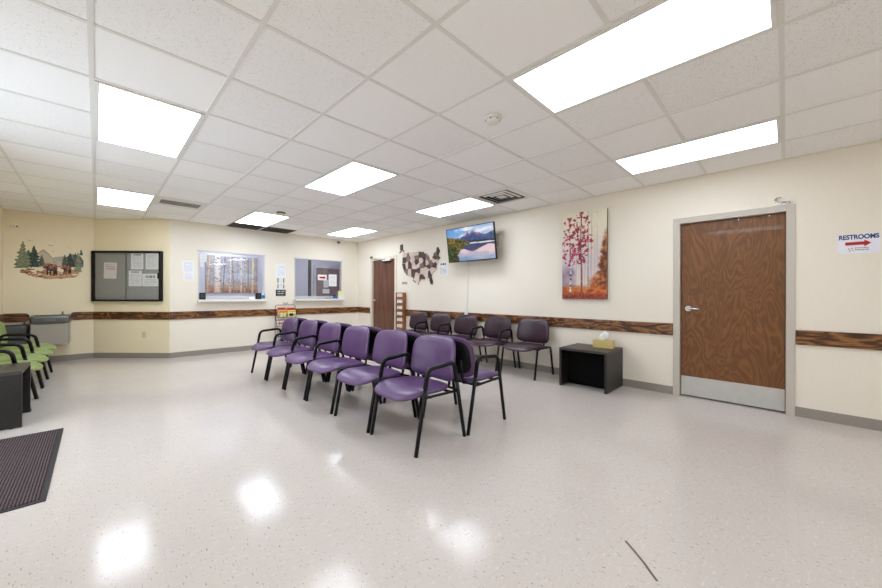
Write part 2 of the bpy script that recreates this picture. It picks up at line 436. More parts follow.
# suspended ceiling grid: exposed tees 24 mm wide
bm = NB(); t = .012
for i in range(-1, 8):
    x = -.0256+i*.6096
    box(bm, x-t, x+t, YN, YE if x < AX else (YB if x > BX else YB+BX-x), HC-.005, HC, 0)
for j in range(-6, 15):
    y = .0204+j*.6096
    box(bm, XL, XR if y < YB else BX+YB-y, y-t, y+t, HC-.004, HC, 0)
struct('ceiling_grid', bm, 'tbar')
bm = NB(); a = .02; z0 = HC-.008
box(bm, XR-a, XR, YN, YB, z0, HC); box(bm, BX, XR-a, YB-a, YB, z0, HC); box(bm, XL, AX, YE-a, YE, z0, HC); box(bm, XL, XL+a, YN, YE-a, z0, HC)
s2 = a*.7071
v = [bm.verts.new(p) for p in ((AX, YE, z0), (BX, YB, z0), (BX-s2, YB-s2, z0), (AX-s2, YE-s2, z0))]; bm.faces.new(v)
struct('trim_1', bm, 'tbar_wall')

# vinyl base along the walls
bt = .008; bh = .095
struct('baseboard_right', (lambda b: (box(b, XR-bt, XR, YN, D1[0], 0, bh), box(b, XR-bt, XR, D1[1], D2[0], 0, bh), box(b, XR-bt, XR, D2[1], YB, 0, bh), b)[-1])(NB()), 'base')
struct('baseboard_back', bx(BX, XR-bt, YB-bt, YB, 0, bh), 'base')
struct('baseboard_end', bx(XL, AX, YE-bt, YE, 0, bh), 'base')
struct('baseboard_left', (lambda b: (box(b, XL, XL+bt, YN, EN[0], 0, bh), box(b, XL, XL+bt, EN[1], YE-bt, 0, bh), b)[-1])(NB()), 'base')
L = math.hypot(BX-AX, YB-YE)
o = struct('baseboard_corner', bx(0, L, -bt, 0, 0, bh), 'base'); o.location = (AX, YE, 0); o.rotation_euler = (0, 0, R_DIAG)

# wooden bumper rails
rt, r0, r1 = .019, .70, .84
def rail_box(name, x0, x1, y0, y1, m):
    return struct(name, bx(x0, x1, y0, y1, r0, r1, .004), m)
rail_box('trim_2', XR-rt, XR, YN, D1[0]-.003, 'oak_y')
rail_box('trim_3', XR-rt, XR, D1[1]+.003, D2[0]-.003, 'oak_y')
rail_box('trim_4', XR-rt, XR, D2[1]+.003, YB-.02, 'oak_y')
rail_box('trim_5', BX, XR-.001, YB-rt, YB, 'oak')
o = struct('trim_6', bx(0, L, -rt, 0, r0, r1, .004), 'oak'); o.location = (AX, YE, 0); o.rotation_euler = (0, 0, R_DIAG)
def round_rail(name, x0, x1, right_round):
    r = .05; pts = []
    cs = [(x1-r, r1-r, 0), (x1-r, r0+r, 1)] if right_round else [(x0+r, r0+r, 3), (x0+r, r1-r, 2)]
    poly = []
    if right_round:
        poly = [(x0, r0)]+[(x1-r+r*math.sin(a), r0+r-r*math.cos(a)) for a in [k*PI/12 for k in range(7)]]+[(x1-r+r*math.cos(a), r1-r+r*math.sin(a)) for a in [k*PI/12 for k in range(7)]]+[(x0, r1)]
    else:
        poly = [(x1, r1)]+[(x0+r-r*math.sin(a), r1-r+r*math.cos(a)) for a in [k*PI/12 for k in range(7)]]+[(x0+r-r*math.cos(a), r0+r-r*math.sin(a)) for a in [k*PI/12 for k in range(7)]]+[(x1, r0)]
    bm = NB(); prism(bm, poly, YE, YE-rt); return struct(name, bm, 'oak')
round_rail('trim_7', XL, -.79, True)
round_rail('trim_8', -.325, AX, False)
rail_box('trim_9', XL, XL+rt, EN[1]+.03, YE-rt, 'oak_y'); rail_box('trim_11', XL, XL+rt, YN, EN[0]-.03, 'oak_y')

# ------------------------------------------------------------------ doors
def door(name, d, leaf_mat, frame_mat, kick, lever):
    y0, y1, zt = d
    fw, xf = .065, XR-.012
    fr = NB()
    box(fr, xf, XR+.10, y0, y0+fw, 0, zt, .003); box(fr, xf, XR+.10, y1-fw, y1, 0, zt, .003); box(fr, xf, XR+.10, y0+fw, y1-fw, zt-fw, zt, .003)
    # stop behind the leaf
    box(fr, XR+.085, XR+.10, y0+fw, y0+fw+.02, 0, zt-fw); box(fr, XR+.085, XR+.10, y1-fw-.02, y1-fw, 0, zt-fw); box(fr, XR+.085, XR+.10, y0+fw, y1-fw, zt-fw-.02, zt-fw)
    root = struct(name, fr, frame_mat)
    l = struct('door_leaf', bx(XR+.04, XR+.084, y0+fw+.004, y1-fw-.004, .012, zt-fw-.004, .002), leaf_mat, root)
    return root, l
root, leaf = door('door_1', D1, 'door', 'frame', True, True)
struct('kick_plate', bx(XR+.037, XR+.04, .006, .868, .016, .235), 'kick', root)
bm = NB(); hx = XR+.04
cyl(bm, (hx-.006, .80, 1.02), .032, .012, 'X'); cyl(bm, (hx-.03, .80, 1.02), .011, .05, 'X', 12)
tube(bm, fillet([(hx-.052, .80, 1.02), (hx-.056, .74, 1.02), (hx-.05, .69, 1.016)], .02), .0095)
struct('door_handle', bm, 'chrome', root)
bm = NB()
for yy in (.36, .12): cyl(bm, (XR+.037, yy, 1.985), .006, .006, 'X', 10)
struct('screw', bm, 'chrome', root)
struct('wall_dark_behind_door', bx(XR+T, XR+T+.02, -.1, 1., 0, 2.1), 'void')['kind'] = 'structure'
root, leaf = door('door_2', D2, 'door_far', 'frame_cream', False, False)
bm = NB(); hy = 7.165
cyl(bm, (XR+.034, hy, 1.02), .03, .012, 'X'); cyl(bm, (XR+.015, hy, 1.02), .011, .05, 'X', 12); lathe(bm, [(.012, -.03), (.028, -.02), (.03, 0), (.024, .018), (.005, .024)], (XR-.02, hy, 1.02), 16)
struct('door_handle', bm, 'chrome', root)
bm = NB(); box(bm, XR-.02, XR+.04, 6.50, 6.80, 1.955, 2.0, .006); box(bm, XR-.018, XR+.03, 6.5, 6.8, 1.925, 1.955, 0, 1)
tube(bm, [(XR-.03, 6.66, 1.99), (XR-.05, 6.66, 2.01), (XR-.06, 6.95, 2.03), (XR-.03, 7.22, 2.06)], .011)
struct('door_closer', bm, ['white_plastic', 'black_plastic'], root)
struct('closer_bracket', bx(XR-.04, XR-.012, 7.2, 7.27, 2.045, 2.10, .004), 'black_plastic', root)

# leftover closer bracket above the near door
bm = NB()
def loc_rw(y, z, off=0.): return (XR-off, y, z)
o = obj('bracket', (lambda b: (tube(b, fillet([(0, -.004, .055), (.02, -.02, .075), (.05, -.022, .07)], .01), .005),
      tube(b, [(.008, -.006, .05), (.05, -.02, .028), (.11, -.014, .018)], .006), cyl(b, (.05, -.008, .022), .012, .016, 'Y', 10), cyl(b, (.09, -.008, .014), .010, .016, 'Y', 10), box(b, .0, .13, -.006, 0, .004, .024), b)[-1])(NB()), 'chrome')
tag(o, 'small bent metal bracket on wall above wooden door with lever handle', 'bracket', (XR, .085, 2.075), R_RIGHT)

# ------------------------------------------------------------------ office windows
def window(name, w):
    x0, x1, z0, z1 = w
    fr = NB(); f = .022
    box(fr, x0, x0+f, YB-.006, YB+.06, z0, z1); box(fr, x1-f, x1, YB-.006, YB+.06, z0, z1)
    box(fr, x0-.01, x1+.012, YB-.014, YB+.06, z1-f, z1+.006, .002)
    root = struct(name, fr, 'alu')
    struct('window_sill', bx(x0-.012, x1+.02, YB-.11, YB+.35, z0-.045, z0, .006), 'white_paint', root)
    struct('window_frame', (lambda b: (box(b, x0+f, x1-f, YB+.018, YB+.04, z0, z0+.06, .003), box(b, (x0+x1)/2-.03, (x0+x1)/2+.05, YB+.012, YB+.018, z0+.02, z0+.04), b)[-1])(NB()), 'alu', root)
    struct('window_glass', bx(x0+f, x1-f, YB+.026, YB+.032, z0+.06, z1-f), 'glass', root)
    return root
window('window_1', W1); window('window_2', W2)

# rooms behind the glass
struct('wall_office_back', bx(.95, 3.05, 9.3, 9.4, 0, HC), 'office')
struct('wall_office_side', bx(.85, .95, YB+T+.12, 9.4, 0, HC), 'office')
struct('wall_office_partition', bx(3.0, 3.1, YB+T, 10.4, 0, HC), 'office')
OD0, OD1, ODZ = 4.80, 5.68, 1.98
bm = NB(); box(bm, 3.1, OD0, 10.3, 10.4, 0, HC); box(bm, OD1, 6.3, 10.3, 10.4, 0, HC); box(bm, OD0, OD1, 10.3, 10.4, ODZ, HC)
struct('wall_office_far', bm, 'office')
struct('wall_office_right', bx(6.2, 6.3, YB, 10.3, 0, HC), 'office')
struct('wall_office_front', bx(XR+T, 6.3, YB, YB+T, 0, HC), 'office')
bm = NB(); box(bm, OD0-.07, OD0, 10.27, 10.32, 0, ODZ+.07); box(bm, OD1, OD1+.07, 10.27, 10.32, 0, ODZ+.07); box(bm, OD0, OD1, 10.27, 10.32, ODZ, ODZ+.07)
root = struct('door_3', bm, 'alu'); struct('door_leaf', bx(OD0, OD1, 10.31, 10.35, .01, ODZ), 'mauve_door', root)
struct('trim_10', bx(4.56, 4.63, 10.24, 10.3, 0, HC), 'dust')

# ------------------------------------------------------------------ ceiling lights, vents, detectors
def ceiling_light(label, lamp='lamp'):
    t = thing('ceiling_light', label, 'ceiling light', group='fluorescent ceiling panels')
    w, l, e = .6096-.026, 1.2192-.026, .022
    fr = NB()
    box(fr, -w/2, -w/2+e, -l/2, l/2, -.012, -.0005); box(fr, w/2-e, w/2, -l/2, l/2, -.012, -.0005)
    box(fr, -w/2+e, w/2-e, -l/2, -l/2+e, -.012, -.0005); box(fr, -w/2+e, w/2-e, l/2-e, l/2, -.012, -.0005)
    obj('frame', fr, 'white_plastic', t)
    obj('diffuser', bx(-w/2+e, w/2-e, -l/2+e, l/2-e, -.009, -.001), lamp, t)
    return t
lights = {
 (0, 5): 'white fluorescent ceiling panel over the open floor, nearest above the green chairs',
 (0, 10): 'white fluorescent ceiling panel in front of the corner with the grey notice board',
 (3, 5): 'white fluorescent ceiling panel over the purple double row of chairs',
 (3, 10): 'white fluorescent ceiling panel beside two dark grilles, before the office windows',
 (6, 5): 'white fluorescent ceiling panel above the wall television, beside the square air diffuser',
 (6, 10): 'white fluorescent ceiling panel in the far corner near the mahogany door',
 (3, 0): 'largest white fluorescent ceiling panel, nearest overhead',
 (6, 0): 'white fluorescent ceiling panel beside the wall above the wooden door',
 (0, 0): 'white fluorescent ceiling panel straight above the viewpoint, out of the picture',
 (0, -5): 'white fluorescent ceiling panel behind the viewpoint by the left wall, out of the picture',
 (3, -5): 'white fluorescent ceiling panel behind the viewpoint in mid room, out of the picture',
 (6, -5): 'white fluorescent ceiling panel behind the viewpoint by the right wall, out of the picture'}
proto = proto_dim = None
for (i, j), lab in lights.items():
    p = (-.0256+(i+.5)*.6096, .0204+(j+1)*.6096, HC)
    if (i, j) in ((3, 0), (6, 0), (6, -5), (3, -5)):      # these four are set dimmer to hold down the near right side
        if proto_dim is None: proto_dim = ceiling_light(lab, 'lamp_dim'); proto_dim.location = p
        else: dup(proto_dim, p, 0, lab)
    elif proto is None: proto = ceiling_light(lab); proto.location = p
    else: dup(proto, p, 0, lab)
dup(proto, (2.1, 8.62, HC), 0, 'ceiling panel lighting the office behind the birch mural window, out of the picture')
dup(proto, (4.6, 9.1, HC), 0, 'ceiling panel lighting the office behind the second window, out of the picture')

def cell(i, j): return (-.0256+(i+.5)*.6096, .0204+(j+.5)*.6096)
# square four-way diffuser
cx, cy = cell(6, 4)
t = thing('air_diffuser', 'square white four-way air diffuser with black louvre gaps, in the ceiling by the television', 'vent', (cx, cy, HC))
w = .29
bm = NB()
for k, (a0, a1) in enumerate(((.29, .245), (.195, .168), (.125, .10), (.06, 0.0))):
    z0, z1 = -.006-.004*k, -.012-.006*k
    if a1 > 0:
        for q in range(4):
            m = Matrix.Rotation(q*PI/2, 4, 'Z')
            pts = [(-a0, -a0, -.003), (a0, -a0, -.003), (a1, -a1, -.014), (-a1, -a1, -.014)]
            up = [bm.verts.new(m @ Vector(p)) for p in pts]; dn = [bm.verts.new(m @ (Vector(p)+Vector((0, 0, .003)))) for p in pts]
            bm.faces.new(up); bm.faces.new(dn[::-1])
            for e in range(4): bm.faces.new((up[e], dn[e], dn[(e+1) % 4], up[(e+1) % 4]))
    else: box(bm, -a0, a0, -a0, a0, -.012, -.008)
obj('louvre', bm, 'tbar', t)
obj('duct_opening', bx(-.245, .245, -.245, .245, -.0025, -.0005), 'void', t)
# bent, dusty return vent
cx, cy = cell(1, 10)
t = thing('ceiling_vent', 'white ceiling vent with a dusty torn dark opening, beside a light panel', 'vent', (cx, cy, HC))
w = .29; bm = NB()
box(bm, -w, w, -w, -w+.16, -.006, -.001); box(bm, -w, w, w-.12, w, -.006, -.001); box(bm, -w, -w+.05, -w+.16, w-.12, -.006, -.001); box(bm, w-.05, w, -w+.16, w-.12, -.006, -.001)
obj('frame', bm, 'tbar', t)
bm = NB()
for k in range(7):
    y = -.12+k*.046; a = random.uniform(-.012, .012)
    pa = [(-.24, 0, -.005), (-.12, a, -.007), (0, -a, -.0045), (.12, a*1.5, -.008), (.24, 0, -.005)]
    for (xa, ya, za), (xb, yb_, zb_) in zip(pa, pa[1:]): bm.faces.new([bm.verts.new(q) for q in ((xa, y+ya, za), (xb, y+yb_, zb_), (xb, y+yb_+.014, zb_), (xa, y+ya+.014, za))])
obj('slat', bm, 'tbar', t)
obj('duct_opening', bx(-w+.05, w-.05, -w+.16, w-.12, -.003, -.0005), 'void', t)
# two dark grilles against the window wall
for i, lab in ((3, 'dark grey ceiling grille by the window wall, in the corner before the birch mural window'),
               (4, 'dark grey ceiling grille by the window wall, between the two office windows')):
    x = -.0256+i*.6096; y0 = .0204+12*.6096+.014
    t = thing('ceiling_grille', lab, 'vent', (x+.3048, (y0+YB)/2, HC), group='dark ceiling grilles')
    hw, hl = .285, (YB-.03-y0)/2
    bm = NB(); box(bm, -hw, hw, -hl, hl, -.003, -.0005); obj('backing', bm, 'void', t)
    bm = NB()
    for k in range(15):
        xx = -hw+.02+k*(2*hw-.04)/14; box(bm, xx-.005, xx+.005, -hl, hl, -.008, -.003)
    for k in range(10):
        yy = -hl+.02+k*(2*hl-.04)/9; box(bm, -hw, hw, yy-.005, yy+.005, -.008, -.003)
    obj('slat', bm, 'grille', t)
# smoke detectors
def detector(x, y, lab, dirty):
    t = thing('smoke_detector', lab, 'smoke detector', (x, y, HC), group='smoke detectors')
    bm = NB(); lathe(bm, [(.068, 0), (.068, -.012), (.060, -.018)], n=28); obj('base', bm, 'dust' if dirty else 'white_plastic', t)
    bm = NB(); lathe(bm, [(.052, -.018), (.050, -.034), (.042, -.044), (.012, -.047)], n=28); o = obj('cap', bm, 'ivory' if dirty else 'white_plastic', t)
    for k in range(6):
        a = 2*PI*k/6+.3; bm = NB(); cyl(bm, (.0495*math.cos(a), .0495*math.sin(a), -.027), .005, .008, 'Z', 8); obj('slot', bm, 'black_plastic', t)
detector(2.13, 1.58, 'round white smoke detector on a ceiling tile beside the largest light panel', False)
detector(2.16, 5.92, 'small brownish smoke detector on the ceiling beside the light before the office windows', True)
# small security cameras
def cam(loc, rz, lab, body):
    t = thing('security_camera', lab, 'security camera', loc, rz)
    obj('mount', (lambda b: (cyl(b, (0, -.012, 0), .025, .024, 'Y', 16), tube(b, [(0, -.02, 0), (0, -.05, -.012)], .009), b)[-1])(NB()), body, t)
    b = NB(); box(b, -.024, .024, -.085, -.035, -.036, .008, .008); h = obj('housing', b, body, t)
    b = NB(); lathe(b, [(.012, 0), (.012, .004), (.008, .006)], (0, -.085, -.014), 16, axis='Y'); obj('lens', b, 'dkgrey', t)
cam((4.25, YB, 2.465), 0, 'small dark security camera at the top of the window wall near the far corner', 'dkgrey')
cam((-.98, YE, 2.27), R_LEFT*.5, 'small white security camera high in the corner beside the bear decal', 'white_plastic')

# ------------------------------------------------------------------ chairs
def leg_y(front, z): return -.265+.188*z if front else .265-.206*z
AX_ = .283
def make_chair(label, upholstery, arms):
    t = thing('guest_chair', label, 'chair')
    def seat_f(x, y, z, s):
        yy = -.066+y; d = max(0, -y-.06)/.18
        k = .012*(1-s*s) if z > 0 else 0
        return (x*(1+.05*max(0, -y)/.24), yy-.012*(1-(x/.27)**2)*(1 if y < 0 else 0)*d, .428+z-.045*d*d-k-.008*(y/.24))
    bm = NB(); pillow(bm, .52, .505, .038, .036, 3.4, f=seat_f); obj('seat', bm, upholstery, t)
    def back_f(x, y, z, s):   # y is the height across the back, z the thickness towards the sitter
        hz = .626+y; yy = .206+.15*(hz-.47)
        return (x*(1-.05*(y/.175)), yy-z-.06*(x/.26)**2, hz)
    bm = NB(); pillow(bm, .54, .362, .044, .016, 4.4, f=back_f); obj('backrest', bm, upholstery, t)
    def shell_f(x, y, z, s):
        p = back_f(x, y, 0, s); return (p[0], p[1]+.006+z, p[2])
    bm = NB(); pillow(bm, .49, .31, .018, .004, 4.0, f=shell_f); obj('back_shell', bm, 'black_plastic', t)
    fr = NB()
    for sx, arm in ((-1, arms[0]), (1, arms[1])):
        x = sx*AX_
        if arm:
            zt = .47
            for front in (True, False):
                bm = NB(); tube(bm, [(x, leg_y(front, 0), 0), (x, leg_y(front, .2), .2), (x, leg_y(front, zt), zt)], .0155); obj('leg', bm, 'black_metal', t)
            bm = NB(); tube(bm, fillet([(x, leg_y(1, zt), zt), (x, leg_y(1, .612), .612), (x, leg_y(0, .632), .632), (x, leg_y(0, zt), zt)], .055, 6), .0175, 10)
            obj('armrest', bm, 'black_metal', t)
            tube(fr, [(x, leg_y(1, .408), .408), (x, leg_y(0, .395), .395)], .011)
        else:
            zt = .36
            for front in (True, False):
                bm = NB(); tube(bm, [(x, leg_y(front, 0), 0), (x, leg_y(front, .2), .2), (x, leg_y(front, zt), zt)], .0155); obj('leg', bm, 'black_metal', t)
            tube(fr, fillet([(x, leg_y(1, zt), zt), (x, leg_y(1, .418), .418), (x, leg_y(0, .408), .408), (x, leg_y(0, zt), zt)], .035, 5), .0155)
    for y in (-.12, .10): tube(fr, [(-AX_, y, .40), (AX_, y, .40)], .011)
    tube(fr, [(-AX_, .178, .405), (AX_, .178, .405)], .011)
    for sx in (-1, 1): tube(fr, fillet([(sx*.165, .10, .40), (sx*.165, .20, .40), (sx*.165, .226, .60)], .03), .012)
    obj('seat_frame', fr, 'black_metal', t)
    return t
protos = {}
def chair(uph, arms, loc, rz, label, group):
    k = (uph, arms)
    if k not in protos:
        c = make_chair(label, uph, arms); c.location = loc; c.rotation_euler = (0, 0, rz); c['group'] = group; protos[k] = c
    else: dup(protos[k], loc, rz, label, group)
rowY = [2.165, 2.785, 3.43, 4.05, 4.675, 5.315]
FRONT = -PI/2; BACKR = PI/2
# front row looks towards -X; local +x is its near end
G = 'purple chairs in the double row facing the open floor'
for k, (arms, lab) in enumerate((((True, True), 'purple armchair at the near end of the row facing the open floor'),
      ((False, False), 'armless purple chair, second from near end of the row facing the open floor'),
      ((True, False), 'purple one-armed chair, third from near end of the row facing the open floor'),
      ((True, False), 'purple one-armed chair, fourth from near end of the row facing the open floor'),
      ((True, False), 'purple one-armed chair, fifth from near end of the row facing the open floor'),
      ((True, False), 'purple chair at far end of the open-floor row, beside the wire magazine rack'))):
    chair('purple', arms, (1.895, rowY[k], 0), FRONT, lab, G)
G = 'purple chairs in the double row facing the plum chairs'
names = ['purple armchair at near end of the row facing the plum chairs', 'second purple chair from the near end, back to back, facing the plum chairs',
         'third purple chair from the near end, back to back, facing the plum chairs', 'fourth purple chair from the near end, back to back, facing the plum chairs',
         'fifth purple chair from the near end, back to back, facing the plum chairs', 'purple chair at the far end of the row facing the plum chairs, back to back']
for k in range(6):
    chair('purple', (True, False) if k else (True, True), (2.458, rowY[k]-.01, 0), BACKR, names[k], G)
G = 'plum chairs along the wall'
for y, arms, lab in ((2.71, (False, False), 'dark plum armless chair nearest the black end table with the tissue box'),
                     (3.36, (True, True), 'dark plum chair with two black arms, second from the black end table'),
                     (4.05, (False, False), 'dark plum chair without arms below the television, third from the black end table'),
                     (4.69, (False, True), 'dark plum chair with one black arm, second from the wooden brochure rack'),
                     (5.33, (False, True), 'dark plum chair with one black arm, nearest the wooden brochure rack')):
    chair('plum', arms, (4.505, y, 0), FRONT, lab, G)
G = 'green chairs along the left wall'
for y, lab in ((5.585, 'green padded chair with black arms right beside the black end table'), (6.19, 'green padded chair with black arms, second from the black end table'),
               (6.81, 'green padded chair with black arms, second from the drinking fountain'), (7.41, 'green padded chair with black arms nearest the drinking fountain')):
    chair('green', (True, False), (-.735, y, 0), BACKR, lab, G)

# ------------------------------------------------------------------ end tables, tissue box, mat
def end_table(label, x0, x1, y0, y1, front):
    t = thing('end_table', label, 'table', ((x0+x1)/2, (y0+y1)/2, 0), FRONT if front < 0 else BACKR)
    hw, hd, h, p = (y1-y0)/2, (x1-x0)/2, .495, .028
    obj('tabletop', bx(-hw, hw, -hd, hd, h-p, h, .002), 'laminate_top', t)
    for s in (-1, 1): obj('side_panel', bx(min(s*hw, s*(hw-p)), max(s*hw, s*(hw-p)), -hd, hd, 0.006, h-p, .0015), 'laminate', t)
    obj('back_panel', bx(-hw+p, hw-p, -hd+.20, -hd+.22, .012, h-p), 'shade_board', t)
    g = NB()
    for sx in (-1, 1):
        for sy in (-1, 1): cyl(g, (sx*(hw-p/2), sy*(hd-.06), .003), .011, .006, 'Z', 10)
    obj('glide', g, 'black_plastic', t)
end_table('black laminate open-front end table by the cream wall, holding a tissue box', 4.24, 4.80, 1.485, 2.075, -1)
end_table('black laminate open-front end table beside the green chairs and entrance mat', -1.045, -.46, 4.71, 5.275, 1)
t = thing('tissue_box', 'tan tissue box with a white tissue, on the black end table by the wall', 'tissue box', (4.63, 1.66, .495), FRONT+.1)
obj('carton', bx(-.12, .12, -.06, .06, 0, .095, .003), 'carton', t)
bm = NB(); rr = []
for lv, (z, s) in enumerate(((.093, .35), (.12, .75), (.15, .9), (.18, .75), (.205, .35))):
    rr.append([bm.verts.new(((.055*math.cos(a)*s)*(1+.35*math.sin(3*a+lv))+.01*lv-.02, .03*math.sin(a)*s*(1+.4*math.cos(4*a+lv)), z+.014*math.sin(2*a+lv*1.3))) for a in [2*PI*k/24 for k in range(24)]])
for a, b in zip(rr, rr[1:]):
    for k in range(24): bm.faces.new((a[k], a[(k+1) % 24], b[(k+1) % 24], b[k]))
bm.faces.new(rr[-1])
obj('tissue', bm, 'tissue', t, True)

t = thing('door_mat', 'dark ribbed entrance mat lying on the vinyl floor near the end table', 'mat', (-.60, 3.69, 0))
obj('carpet', bx(-.33, .37, -.71, .71, 0, .009), 'carpet', t)
bm = NB()
for x0, x1, y0, y1 in ((-.36, .40, -.74, -.71), (-.36, .40, .71, .74), (-.36, -.33, -.71, .71), (.37, .40, -.71, .71)): box(bm, x0, x1, y0, y1, 0, .006, .002)
obj('border', bm, 'rubber', t)

# dark scuff on the floor
bm = NB(); P = [(1.79, .54), (1.745, .487), (1.70, .437), (1.66, .40), (1.63, .37)]
l = [bm.verts.new((x-.004, y+.004, .0006)) for x, y in P]; r = [bm.verts.new((x+.004, y-.004, .0006)) for x, y in P]
for k in range(4): bm.faces.new((l[k], r[k], r[k+1], l[k+1]))
struct('floor_scuff', bm, 'scuff')

# ------------------------------------------------------------------ television and its cord
def vn(x, y, s=1.): return noise.noise(Vector((x*s, y*s, 3.7)))
def fb(x, y): return vn(x, y)+.5*vn(x*2.1, y*2.1)+.25*vn(x*4.3, y*4.3)
def mixc(a, b, t): t = max(0., min(1., t)); return tuple(p+(q-p)*t for p, q in zip(a, b))
def pl(pts, u):
    for (a, p), (b, q) in zip(pts, pts[1:]):
        if u <= b: return p+(q-p)*(u-a)/(b-a)
    return pts[-1][1]
RIDGE = [(0, .60), (.16, .64), (.24, .72), (.28, .68), (.36, .74), (.43, .80), (.47, .88), (.50, .81), (.54, .84), (.585, .885), (.63, .82), (.70, .79), (.78, .735), (.86, .715), (.93, .76), (1, .79)]
def tv(u, v):
    rid = pl(RIDGE, u)+.012*vn(u*40, 1)
    shore = pl([(0, .60), (.3, .56), (.45, .565), (1, .535)], u)
    forest = pl([(0, .77), (.12, .73), (.25, .69), (.38, .62), (.46, .59), (1, .565)], u)+.03*vn(u*60, 5)
    if v > shore:
        if v < forest:
            if u < .46: return mixc((34, 40, 24), mixc((206, 140, 40), (120, 112, 44), .5+vn(u*30, v*30)), .5+.9*vn(u*24, v*18))
            return (26, 36, 40)
        if v < rid:
            h = (v-.57)/(rid-.57+1e-6)
            rock = mixc((44, 66, 116), (70, 86, 140), .5+vn(u*30, v*20))
            return mixc(rock, (206, 150, 150), (h-.62)*2.2*(1 if .38 < u < .72 else .2)+.6*vn(u*50, v*50)*(h > .6))
        sky = mixc((92, 150, 214), (176, 206, 236), .6*u+.6*(1-v))
        sky = mixc(sky, (250, 214, 204), (u-.55)*1.7*(1.25-v))
        return mixc(sky, (244, 240, 244), fb(u*4, v*9)*1.3+.35*max(0, min(1, (u-.15)*3))*(1-abs(v-.9)*4))
    # water side
    bank = pl([(0, .5), (.2, .40), (.32, .34), (.40, .45), (.52, .53), (1, .51)], u)
    if u < .20+.05*vn(v*20, 2) and v < .45 and v < .50-u*.2 or (u < .24 and v < .16): return mixc((20, 30, 14), (84, 96, 34), .35+1.0*vn(u*26, v*26))
    if v > bank or u < .34-(.5-v)*.35 and v > .2: 
        return mixc((52, 62, 26), (140, 122, 54), .45+1.*vn(u*22, v*34)) if u < .5 else (46, 52, 44)
    if v > bank-.035 and u > .5: return (224, 222, 226)
    refl = pl([(.2, .30), (.34, .38), (.42, .33), (.50, .27), (.56, .26), (.62, .29), (.70, .34), (.80, .40), (.90, .44), (1, .40)], u)+.012*vn(u*40, 9)
    if v > refl: return mixc((44, 58, 102), (64, 78, 124), .5+vn(u*20, v*30)) if v > refl+.05 or not .45 < u < .68 else (116, 78, 100)
    return mixc((228, 200, 204), (118, 150, 190), (.32-v)*3.2+(.5-u)*.5+.4*fb(u*5, v*12))
tw, th, tilt = 1.064, .603, math.radians(8.0)
t = thing('television', 'flat-screen television on a tilting wall bracket, showing mountains above a lake', 'television', (4.587, 4.384, 1.752), R_RIGHT)
def tilted(o):
    o.rotation_euler = (-tilt, 0, 0) if False else (tilt, 0, 0); return o
bm = NB(); box(bm, 0, tw, .002, .035, 0, th, .004); box(bm, .12, tw-.12, .035, .065, .08, th-.12, .01)
tilted(obj('housing', bm, 'black_gloss', t))
bm = NB(); b_ = .012
for a in ((0, b_, 0, th), (tw-b_, tw, 0, th), (b_, tw-b_, 0, b_+.004), (b_, tw-b_, th-b_, th)): box(bm, a[0], a[1], -.004, .002, a[2], a[3])
tilted(obj('bezel', bm, 'black_gloss', t))
sc = painted('screen', tw-2*b_, th-2*b_, 140, 80, tv, 'screen', t); tilted(sc)
M = Matrix.Rotation(tilt, 3, 'X'); sc.location = M @ Vector((b_, -.0005, b_))
bm = NB(); box(bm, .40, .66, .19, .232, .16, .48, .004); tube(bm, [(.53, .06, .28), (.30, .12, .3), (.53, .20, .32)], .02); box(bm, .36, .40, .03, .06, .1, .46); box(bm, .66, .70, .03, .06, .1, .46)
obj('wall_bracket', bm, 'black_metal', t)
# white box on the wall behind the screen's edge
o = tag(obj('outlet_box', bx(-.05, .05, -.045, 0, -.10, .10, .006), 'white_plastic'), 'white cable box on the wall behind the television edge', 'box', (XR, 3.44, 2.07), R_RIGHT)
bm = NB(); cy_ = 4.10
tube(bm, fillet([(XR-.11, 4.04, 1.80), (XR-.012, 4.10, 1.72), (XR-.008, 4.14, .93), (XR-.012, 4.14, .87)], .05), .006, 6)
o = tag(obj('power_cord', bm, 'white_plastic'), 'white power cord hanging from the television to the wooden rail', 'cord')
bm = NB(); box(bm, XR-.035, XR-.019, 4.105, 4.18, .79, .91, .003)
o = tag(obj('wall_outlet', bm, 'white_plastic'), 'white outlet with a plug on the wooden rail below the television', 'outlet')

